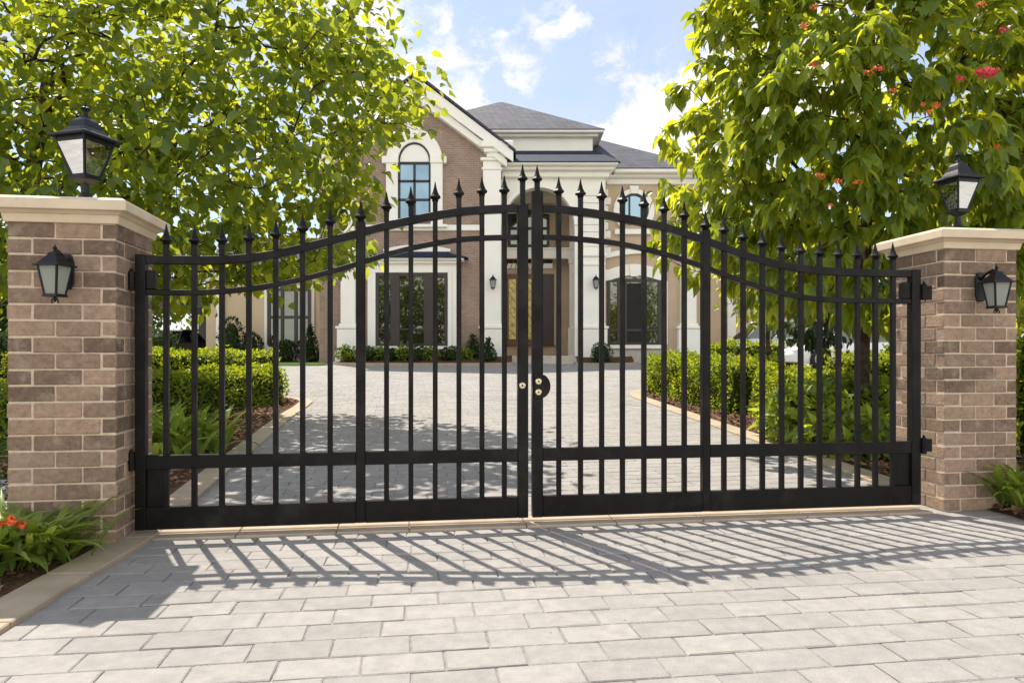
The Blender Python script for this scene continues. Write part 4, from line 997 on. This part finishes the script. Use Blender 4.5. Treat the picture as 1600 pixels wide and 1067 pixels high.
fr.box(xa, xb, yw-.11, yw-.065, Z(441, yw), Z(436, yw)).box(xa, xb, yw-.11, yw-.065, Z(518, yw), Z(514, yw)).box(xa, xb, yw-.11, yw-.065, Z(539, yw), Z(535, yw))
hb(fr, 'frame', 'frame_brown', win)
hb(MB().box(X(979, yw), X(1002, yw), yw-.075, yw-.061, Z(535, yw), Z(443, yw)), 'curtain', 'dark_interior', win)
hb(MB().box(X(948, yw), X(1060, yw), yw-.08, yw+.02, GB, Z(546, yw)), 'foundation', 'foundation')
pilaster(1062, 1086, 408, yw, proud=.25, base=556)
for pxx in (1145, 1290): pass
# far garage wing at right
yq = 36
hb(MB().box(X(1085, yq), X(1300, yq), yq, 44, .9, Z(400, yq)), 'garage_wall', 'stucco_cream')
for a in (1134, 1200, 1262): hb(MB().box(X(a, yq), X(a+13, yq), yq-.3, yq+.02, .9, Z(420, yq)).box(X(a-2, yq), X(a+15, yq), yq-.4, yq+.02, .9, 1.9).box(X(a-2, yq), X(a+15, yq), yq-.4, yq+.02, Z(425, yq), Z(418, yq)), 'garage_pilaster', 'trim', bevel=.02)
hb(MB().box(X(1080, yq), X(1306, yq), yq-.6, 44.5, Z(404, yq), Z(398, yq)), 'garage_eave', 'trim', bevel=.03)
hb(hip(X(1078, yq), X(1310, yq), yq-.7, 45, Z(398, yq), X(1140, 40), X(1240, 40), 40.5, Z(330, 40)), 'garage_roof', 'shingle')
# left wing
yl = 31.5
hb(MB().box(X(322, yl), X(505, yl), yl, 38, .8, Z(428, yl)), 'left_wing_wall', 'stucco_cream')
hb(MB().box(X(312, yl), X(505, yl), yl-.5, 38.5, Z(432, yl), Z(427, yl)).box(X(316, yl), X(505, yl), yl-.2, 38.3, Z(440, yl), Z(432, yl)), 'left_wing_eave', 'trim', bevel=.03)
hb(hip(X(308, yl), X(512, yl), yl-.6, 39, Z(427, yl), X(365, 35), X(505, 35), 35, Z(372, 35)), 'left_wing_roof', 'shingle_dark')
win = hb(MB().box(X(414, yl), X(492, yl), yl-.12, yl+.01, Z(546, yl), Z(446, yl)), 'wing_window', 'trim', bevel=.02)
hb(MB().box(X(421, yl), X(486, yl), yl-.14, yl-.12, Z(540, yl), Z(452, yl)), 'glass', 'dark_glass', win)
fr = MB(); pane_grid(fr, X(422, yl), X(485, yl), Z(539, yl), Z(453, yl), yl-.141, 3, 2, .13); hb(fr, 'frame', 'frame_brown', win)
hb(MB().box(X(340, yl), X(352, yl), yl-.2, yl+.02, .8, Z(440, yl)), 'wing_pilaster', 'trim', bevel=.02)
hb(MB().box(X(215, yl), X(322, yl), yl+.2, 38, Z(480, yl), Z(452, yl)).box(X(215, yl), X(225, yl), yl+.2, yl+.6, .8, Z(480, yl)).box(X(215, yl), X(322, yl), 37.6, 38, .8, Z(480, yl)), 'carport', 'frame_brown')
# house lanterns
wall_lantern((X(770.5, 27.78), 27.78, Z(440, 27.78)), 0, 'black wall lantern left of the house door on the cream pilaster', 0, 1.95, 'frosted_glass', 'lanterns beside the house door')
wall_lantern((X(930, 28.3), 28.3, Z(440, 28.3)), 0, 'black wall lantern right of the house door on the cream pilaster', 0, 1.95, 'frosted_glass', 'lanterns beside the house door')
# planting in front of the house
def mound(edge, yback, rise):
    E = [Vector(p) for p in edge]; vs = []; fs = []; K = 4
    for p in E:
        for k in range(K+1):
            t = k/K; y = p.y+(max(yback, p.y+.02)-p.y)*t
            vs.append((p.x, y, gz(p.y)+.06+rise*math.sin(t*1.45)+(.02*math.sin(p.x*9+k*2) if 0 < k < K else 0)))
    for i in range(len(E)-1):
        for k in range(K): fs.append((i*(K+1)+k, (i+1)*(K+1)+k, (i+1)*(K+1)+k+1, i*(K+1)+k+1))
    tag(MB().add(vs, fs).build('planting_bed', 'mulch', smooth=True), kind='structure')
e1 = [tuple(p) for p in spline([(X(525, 27), 27.7), (X(532, 27), 27.0), (X(570, 26.7), 26.6), (X(660, 26.5), 26.45), (X(760, 26.5), 26.5), (X(794, 26.7), 26.85), (X(800, 27.3), 27.5)], 6)]
mound(e1, 28.05, .30); border('kerb', e1, .22, -1, 1.2, .10)
e2 = [tuple(p) for p in spline([(X(905, 27), 27.9), (X(911, 27), 27.1), (X(945, 26.8), 26.8), (X(985, 27), 27.2), (X(993, 27.6), 27.9)], 6)]
mound(e2, 28.5, .25); border('kerb', e2, .18, -1, 1.2, .08)
rr = random.Random(5)
for i, (px, Y, r_, h_, d) in enumerate(((543, 27.0, .36, .55, 'at the left end'), (574, 27.1, .32, .5, 'second from the left'), (590, 27.2, .28, .5, 'under the left edge of the bay window'), (612, 27.1, .26, .42, 'under the left bay window panes'), (632, 27.0, .34, .55, 'under the middle bay window panes'), (653, 27.1, .36, .55, 'under the right bay window panes'), (673, 27.1, .3, .48, 'under the right bay window casing'), (704, 27.1, .34, .5, 'just right of the bay window'), (726, 27.2, .26, .42, 'before the brick wall'))):
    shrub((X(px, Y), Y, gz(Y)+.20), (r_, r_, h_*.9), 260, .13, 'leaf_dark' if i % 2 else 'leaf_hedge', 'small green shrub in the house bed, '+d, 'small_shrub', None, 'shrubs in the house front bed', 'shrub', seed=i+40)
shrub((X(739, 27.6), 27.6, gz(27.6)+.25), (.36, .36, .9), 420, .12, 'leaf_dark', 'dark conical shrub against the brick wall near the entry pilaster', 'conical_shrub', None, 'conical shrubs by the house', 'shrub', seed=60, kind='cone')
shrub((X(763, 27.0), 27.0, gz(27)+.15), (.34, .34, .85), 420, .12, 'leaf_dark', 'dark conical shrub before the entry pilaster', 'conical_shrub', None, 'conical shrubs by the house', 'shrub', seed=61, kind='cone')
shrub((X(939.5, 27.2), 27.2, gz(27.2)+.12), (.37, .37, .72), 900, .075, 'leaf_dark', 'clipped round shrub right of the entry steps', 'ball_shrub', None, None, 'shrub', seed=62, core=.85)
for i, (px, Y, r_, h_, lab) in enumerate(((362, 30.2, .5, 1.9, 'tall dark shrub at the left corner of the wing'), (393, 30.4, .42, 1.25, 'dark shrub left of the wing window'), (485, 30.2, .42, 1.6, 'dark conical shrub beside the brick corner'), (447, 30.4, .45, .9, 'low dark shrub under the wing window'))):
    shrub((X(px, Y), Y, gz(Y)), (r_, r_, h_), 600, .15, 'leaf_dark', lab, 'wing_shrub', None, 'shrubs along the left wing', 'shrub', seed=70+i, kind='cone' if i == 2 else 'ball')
gl = empty('garden_lamp', (X(764.5, 26.75), 26.75, gz(26.75)), 0, label='short black garden lamp on a stake before the entry pilaster', cat='lamp')
MB().lathe([(0, .02), (.85, .02), (.86, .035), (.9, .035)], seg=8).build('stake', 'lantern_metal', gl)
MB().lathe([(.9, .05), (.98, .06), (.985, .11), (1.03, .05), (1.08, .015), (1.12, .005)], seg=10).build('lamp_head', 'lantern_metal', gl)

# ------------------------------------------------------------------ parked cars
def car(loc, rz, label, paint, kz=1.0, kl=1.0, suv=False):
    root = empty('parked_car', loc, rz, label=label, cat='car', group='parked cars')
    st = [(-2.30, .38, .55, .62), (-2.22, .26, .66, .78), (-1.95, .20, .74, .86), (-1.0, .18, .90, .90), (0, .18, .93, .91), (1.3, .18, .96, .90), (1.95, .22, .95, .86), (2.22, .30, .88, .80), (2.30, .42, .70, .66)]
    def loft(secs):
        n = len(secs[0]); vs = [v for s in secs for v in s]; fs = [tuple(range(n)), tuple(range((len(secs)-1)*n, len(secs)*n))[::-1]]
        for i in range(len(secs)-1):
            for k in range(n): fs.append((i*n+k, i*n+(k+1) % n, (i+1)*n+(k+1) % n, (i+1)*n+k))
        return MB().add(vs, fs)
    secs = []
    for x, z0, z1, w in st:
        z0 *= kz; z1 *= kz*(1.08 if suv else 1); x *= kl; zm = z0+(z1-z0)*.55
        secs.append([(x, -w*.93, z0), (x, -w, zm), (x, -w*.97, z1-.05), (x, -w*.86, z1), (x, w*.86, z1), (x, w*.97, z1-.05), (x, w, zm), (x, w*.93, z0)])
    loft(secs).build('body', paint, root, bevel=.03, seg=2, smooth=True)
    b = .90*kz*(1.08 if suv else 1); t = (1.75 if suv else 1.45)*(kz if not suv else 1)
    xs = ((-1.15, b, .80), (-.45, t-.06, .66), (-.2, t, .62), (.9, t, .62), (1.15 if not suv else 1.9, t-.07, .64), (1.85 if not suv else 2.15, b, .78))
    def cab(k, zt): return [[(x*kl, -.82*k, b-.02), (x*kl, -w*k, z+zt), (x*kl, w*k, z+zt), (x*kl, .82*k, b-.02)] for x, z, w in xs]
    loft(cab(1, 0)).build('window', 'dark_glass', root)
    mb = MB(); r0 = [x for x in xs]
    mb.add([(v[0]*kl, s*(v[2]+.01), v[1]+.012) for v in r0[1:5] for s in (-1, 1)], [(0, 2, 3, 1), (2, 4, 5, 3), (4, 6, 7, 5)])
    for s in (-1, 1):
        for (xa, za, wa), (xb, zb, wb) in ((xs[0], xs[1]), (xs[4], xs[5])): mb.tube([(xa*kl, s*(.82 if za == b else wa), za), (xb*kl, s*(wb if zb != b else .82), zb)], .035, 6)
        mb.tube([(.3, s*.83, b), (.28, s*.64, t)], .035, 6)
        mb.tube([(v[0]*kl, s*(v[2]+.005), v[1]) for v in r0[1:5]], .035, 6)
    mb.build('roof', paint, root, smooth=True)
    for x in (-1.42*kl, 1.38*kl):
        for s in (-1, 1):
            wh = MB(); seg = 20
            def ring(rad, y): return [(x+rad*math.cos(2*math.pi*k/seg), s*y, .33+rad*math.sin(2*math.pi*k/seg)) for k in range(seg)]
            vs = ring(.33, .72)+ring(.34, .75)+ring(.34, .90)+ring(.31, .93)+ring(.22, .93)+ring(.22, .88)
            fs = [(i*seg+k, i*seg+(k+1) % seg, (i+1)*seg+(k+1) % seg, (i+1)*seg+k) for i in range(5) for k in range(seg)]+[tuple(range(seg))]
            wo = wh.add(vs, fs).build('wheel', 'tyre', root)
            rm = MB(); vs = ring(.225, .885)+ring(.06, .915); rm.add(vs, [(k, (k+1) % seg, seg+(k+1) % seg, seg+k) for k in range(seg) if k % 4]+[tuple(range(seg, 2*seg))])
            rm.build('rim', 'rim', wo)
    for s in (-1, 1):
        MB().box(-2.25*kl, -2.08*kl, s*.66-.14, s*.66+.14, .58*kz, .68*kz).build('headlight', 'car_lamp', root, bevel=.02)
        MB().box(2.12*kl, 2.27*kl, s*.66-.12, s*.66+.12, .72*kz, .84*kz).build('tail_light', 'blossom_red', root, bevel=.02)
    return root
car((X(1420, 28.2), 28.2, gz(28.2)+.16), 0, 'white saloon car parked side-on, half hidden behind the right brick pillar', 'paint_white')
car((11.2, 24.0, gz(24)+.02), R(12), 'white low car with its bonnet showing between hedge and tree', 'paint_white', .95)
car((X(1195, 31.5), 31.5, gz(31.5)+.05), R(4), 'silver estate car parked beyond the low hedges', 'paint_silver', 1.05, 1.0, True)
car((X(262, 33), 33.5, gz(33)+.02), R(90), 'dark car standing in the shaded carport beside the left wing', 'paint_dark', 1.0)

# ------------------------------------------------------------------ background trees
for i, (x, y, r_, h_, lab) in enumerate(((-27, 46, 4.5, 8.5, 'broad tree far behind the left wing'), (-36, 50, 5, 9.0, 'broad tree farthest left behind the left brick pillar'), (-19, 52, 4, 7.5, 'rounded tree between the left wing and the maple'), (31, 48, 5, 9.5, 'broad tree far behind the white saloon car'), (24, 52, 4.5, 9, 'rounded tree behind the garage wing'), (40, 46, 5, 10, 'broad tree farthest right beyond the right brick pillar'))):
    small_tree('background_tree', (x, y, 1.0), (x, y, 1+h_*.55), (r_, r_*.8, h_*.48), 150, 26, .5, 'leaf_far', lab, 'trees beyond the house', seed=20+i, rmax=.25, spread=.75, rtip=.03)
for i, (x, y, r_, h_, lab) in enumerate(((8.6, 11.5, 2.0, 6.2, 'leafy tree behind the flowering tree at the right edge'), (-10.8, 9.2, 1.9, 4.8, 'leafy tree beside the maple at the left edge'))):
    small_tree('garden_tree', (x, y, gz(y)), (x, y, h_*.6), (r_, r_*.9, h_*.5), 260, 16, .20, 'leaf_broad' if i == 0 else 'leaf_maple', lab, 'trees behind the gate pillars', seed=30+i, rmax=.12, spread=.26)
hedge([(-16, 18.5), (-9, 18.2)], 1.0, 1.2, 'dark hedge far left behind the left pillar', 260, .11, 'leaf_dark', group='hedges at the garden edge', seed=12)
hedge([(5.2, 6.9), (8.5, 6.6)], .8, 1.25, 'hedge right of the right brick pillar', 600, .075, group='hedges at the garden edge', seed=13)

# ------------------------------------------------------------------ light, sky, camera
sv = Vector((-.64, 1.01, 1.91)).normalized(); elev = math.asin(sv.z); azm = math.atan2(sv.x, sv.y)
sun = bpy.data.lights.new('sun', 'SUN'); sun.energy = 3.1; sun.angle = R(.5); sun.color = (1, .94, .84)
so = bpy.data.objects.new('sun', sun); COL.objects.link(so); so.rotation_euler = (-sv).to_track_quat('-Z', 'Y').to_euler(); so.location = (-20, 30, 60)
W = bpy.data.worlds.new('World'); S.world = W; W.use_nodes = True; nt = W.node_tree; nt.nodes.clear(); L = nt.links
out = N(nt, 'OutputWorld'); bg = N(nt, 'Background', inp={'Strength': .085}); L.new(bg.outputs[0], out.inputs[0])
sky = N(nt, 'TexSky', sky_type='NISHITA', sun_disc=False, sun_elevation=elev, sun_rotation=azm, air_density=1.0, dust_density=.7, ozone_density=1.5)
tc = N(nt, 'TexCoord'); D = tc.outputs['Generated']
def mth(op, a, b=None, c=None, clamp=False):
    n = N(nt, 'Math', operation=op, use_clamp=clamp)
    for i, v in enumerate((a, b, c)):
        if v is None: continue
        if isinstance(v, (int, float)): n.inputs[i].default_value = v
        else: L.new(v, n.inputs[i])
    return n.outputs[0]
def cn(scale, detail, rough=.55, stretch=None, dist=0):
    n = N(nt, 'TexNoise', inp={'Scale': scale, 'Detail': detail, 'Roughness': rough, 'Distortion': dist})
    if stretch:
        mp = N(nt, 'Mapping', inp={'Scale': stretch}); L.new(D, mp.inputs[0]); L.new(mp.outputs[0], n.inputs[0])
    else: L.new(D, n.inputs[0])
    return n.outputs['Fac']
def puffs(lst):
    acc = None
    for px, py, r_ in lst:
        d = Vector(((px-CX)/F, 1, (HOR-py)/F)).normalized()
        n = N(nt, 'VectorMath', operation='DISTANCE', inp={1: d}); L.new(D, n.inputs[0])
        v = mth('SUBTRACT', 1.0, mth('DIVIDE', n.outputs['Value'], r_))
        acc = v if acc is None else mth('MAXIMUM', acc, v)
    return acc
def cloudmask(lst, nz, amp, lo, hi):
    e = mth('MULTIPLY_ADD', mth('SUBTRACT', nz, .5), amp, puffs(lst))
    m = N(nt, 'MapRange', interpolation_type='SMOOTHSTEP', inp={1: lo, 2: hi}); L.new(e, m.inputs[0]); return m.outputs[0]
big = cloudmask([(1045, 190, .078), (985, 212, .052), (945, 215, .036), (1110, 180, .10), (1010, 250, .09), (1100, 260, .12), (1060, 165, .05), (1240, 120, .12)], cn(23, 10, .6), 1.9, .06, .40)
small = cloudmask([(852, 48, .044), (884, 40, .034), (803, 92, .044), (730, 160, .05), (705, 165, .05), (960, 88, .03), (600, 120, .16), (560, 20, .12)], cn(21, 10, .66, (1, 1, 1.5), .3), 3.6, .12, 1.0)
cum = mth('MAXIMUM', big, small)
haze = N(nt, 'MapRange', interpolation_type='SMOOTHSTEP', inp={1: .36, 2: .70, 3: .30, 4: .72}); L.new(cn(2.6, 7, .6, (1, 1, 2.6), .6), haze.inputs[0])
shade = N(nt, 'MapRange', inp={1: .3, 2: .7, 3: .86, 4: 1.08}); L.new(cn(11, 6), shade.inputs[0])
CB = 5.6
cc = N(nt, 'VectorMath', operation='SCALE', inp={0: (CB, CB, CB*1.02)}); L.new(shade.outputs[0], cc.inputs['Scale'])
c1 = mix(nt, haze.outputs[0], sky.outputs[0], (CB*.73, CB*.77, CB*.83)); c2 = mix(nt, cum, c1, cc.outputs[0])
# unseen bright cloud field behind the camera, added to fill the shaded house front
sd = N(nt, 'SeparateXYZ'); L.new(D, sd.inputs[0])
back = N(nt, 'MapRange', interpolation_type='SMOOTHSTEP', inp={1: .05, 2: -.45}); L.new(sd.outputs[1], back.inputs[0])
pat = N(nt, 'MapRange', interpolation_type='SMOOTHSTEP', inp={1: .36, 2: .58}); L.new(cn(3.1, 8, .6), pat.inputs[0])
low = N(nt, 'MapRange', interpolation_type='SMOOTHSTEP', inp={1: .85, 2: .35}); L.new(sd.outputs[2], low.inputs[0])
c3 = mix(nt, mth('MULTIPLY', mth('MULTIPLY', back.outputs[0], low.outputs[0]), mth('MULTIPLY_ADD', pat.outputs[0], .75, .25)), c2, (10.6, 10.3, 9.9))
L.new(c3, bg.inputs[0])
S.view_settings.view_transform = 'Standard'; S.view_settings.look = 'None'; S.view_settings.gamma = 1; S.view_settings.exposure = 1.2
cam = bpy.data.cameras.new('camera'); co = bpy.data.objects.new('camera', cam); COL.objects.link(co)
co.location = (0, 0, EYE); co.rotation_euler = (R(90), 0, 0); cam.lens = F/1600*36; cam.sensor_width = 36; cam.shift_y = (HOR-533.5)/1600; cam.clip_end = 3000; cam.clip_start = .05
S.camera = co
S.cycles.max_bounces = 10; S.cycles.transparent_max_bounces = 16
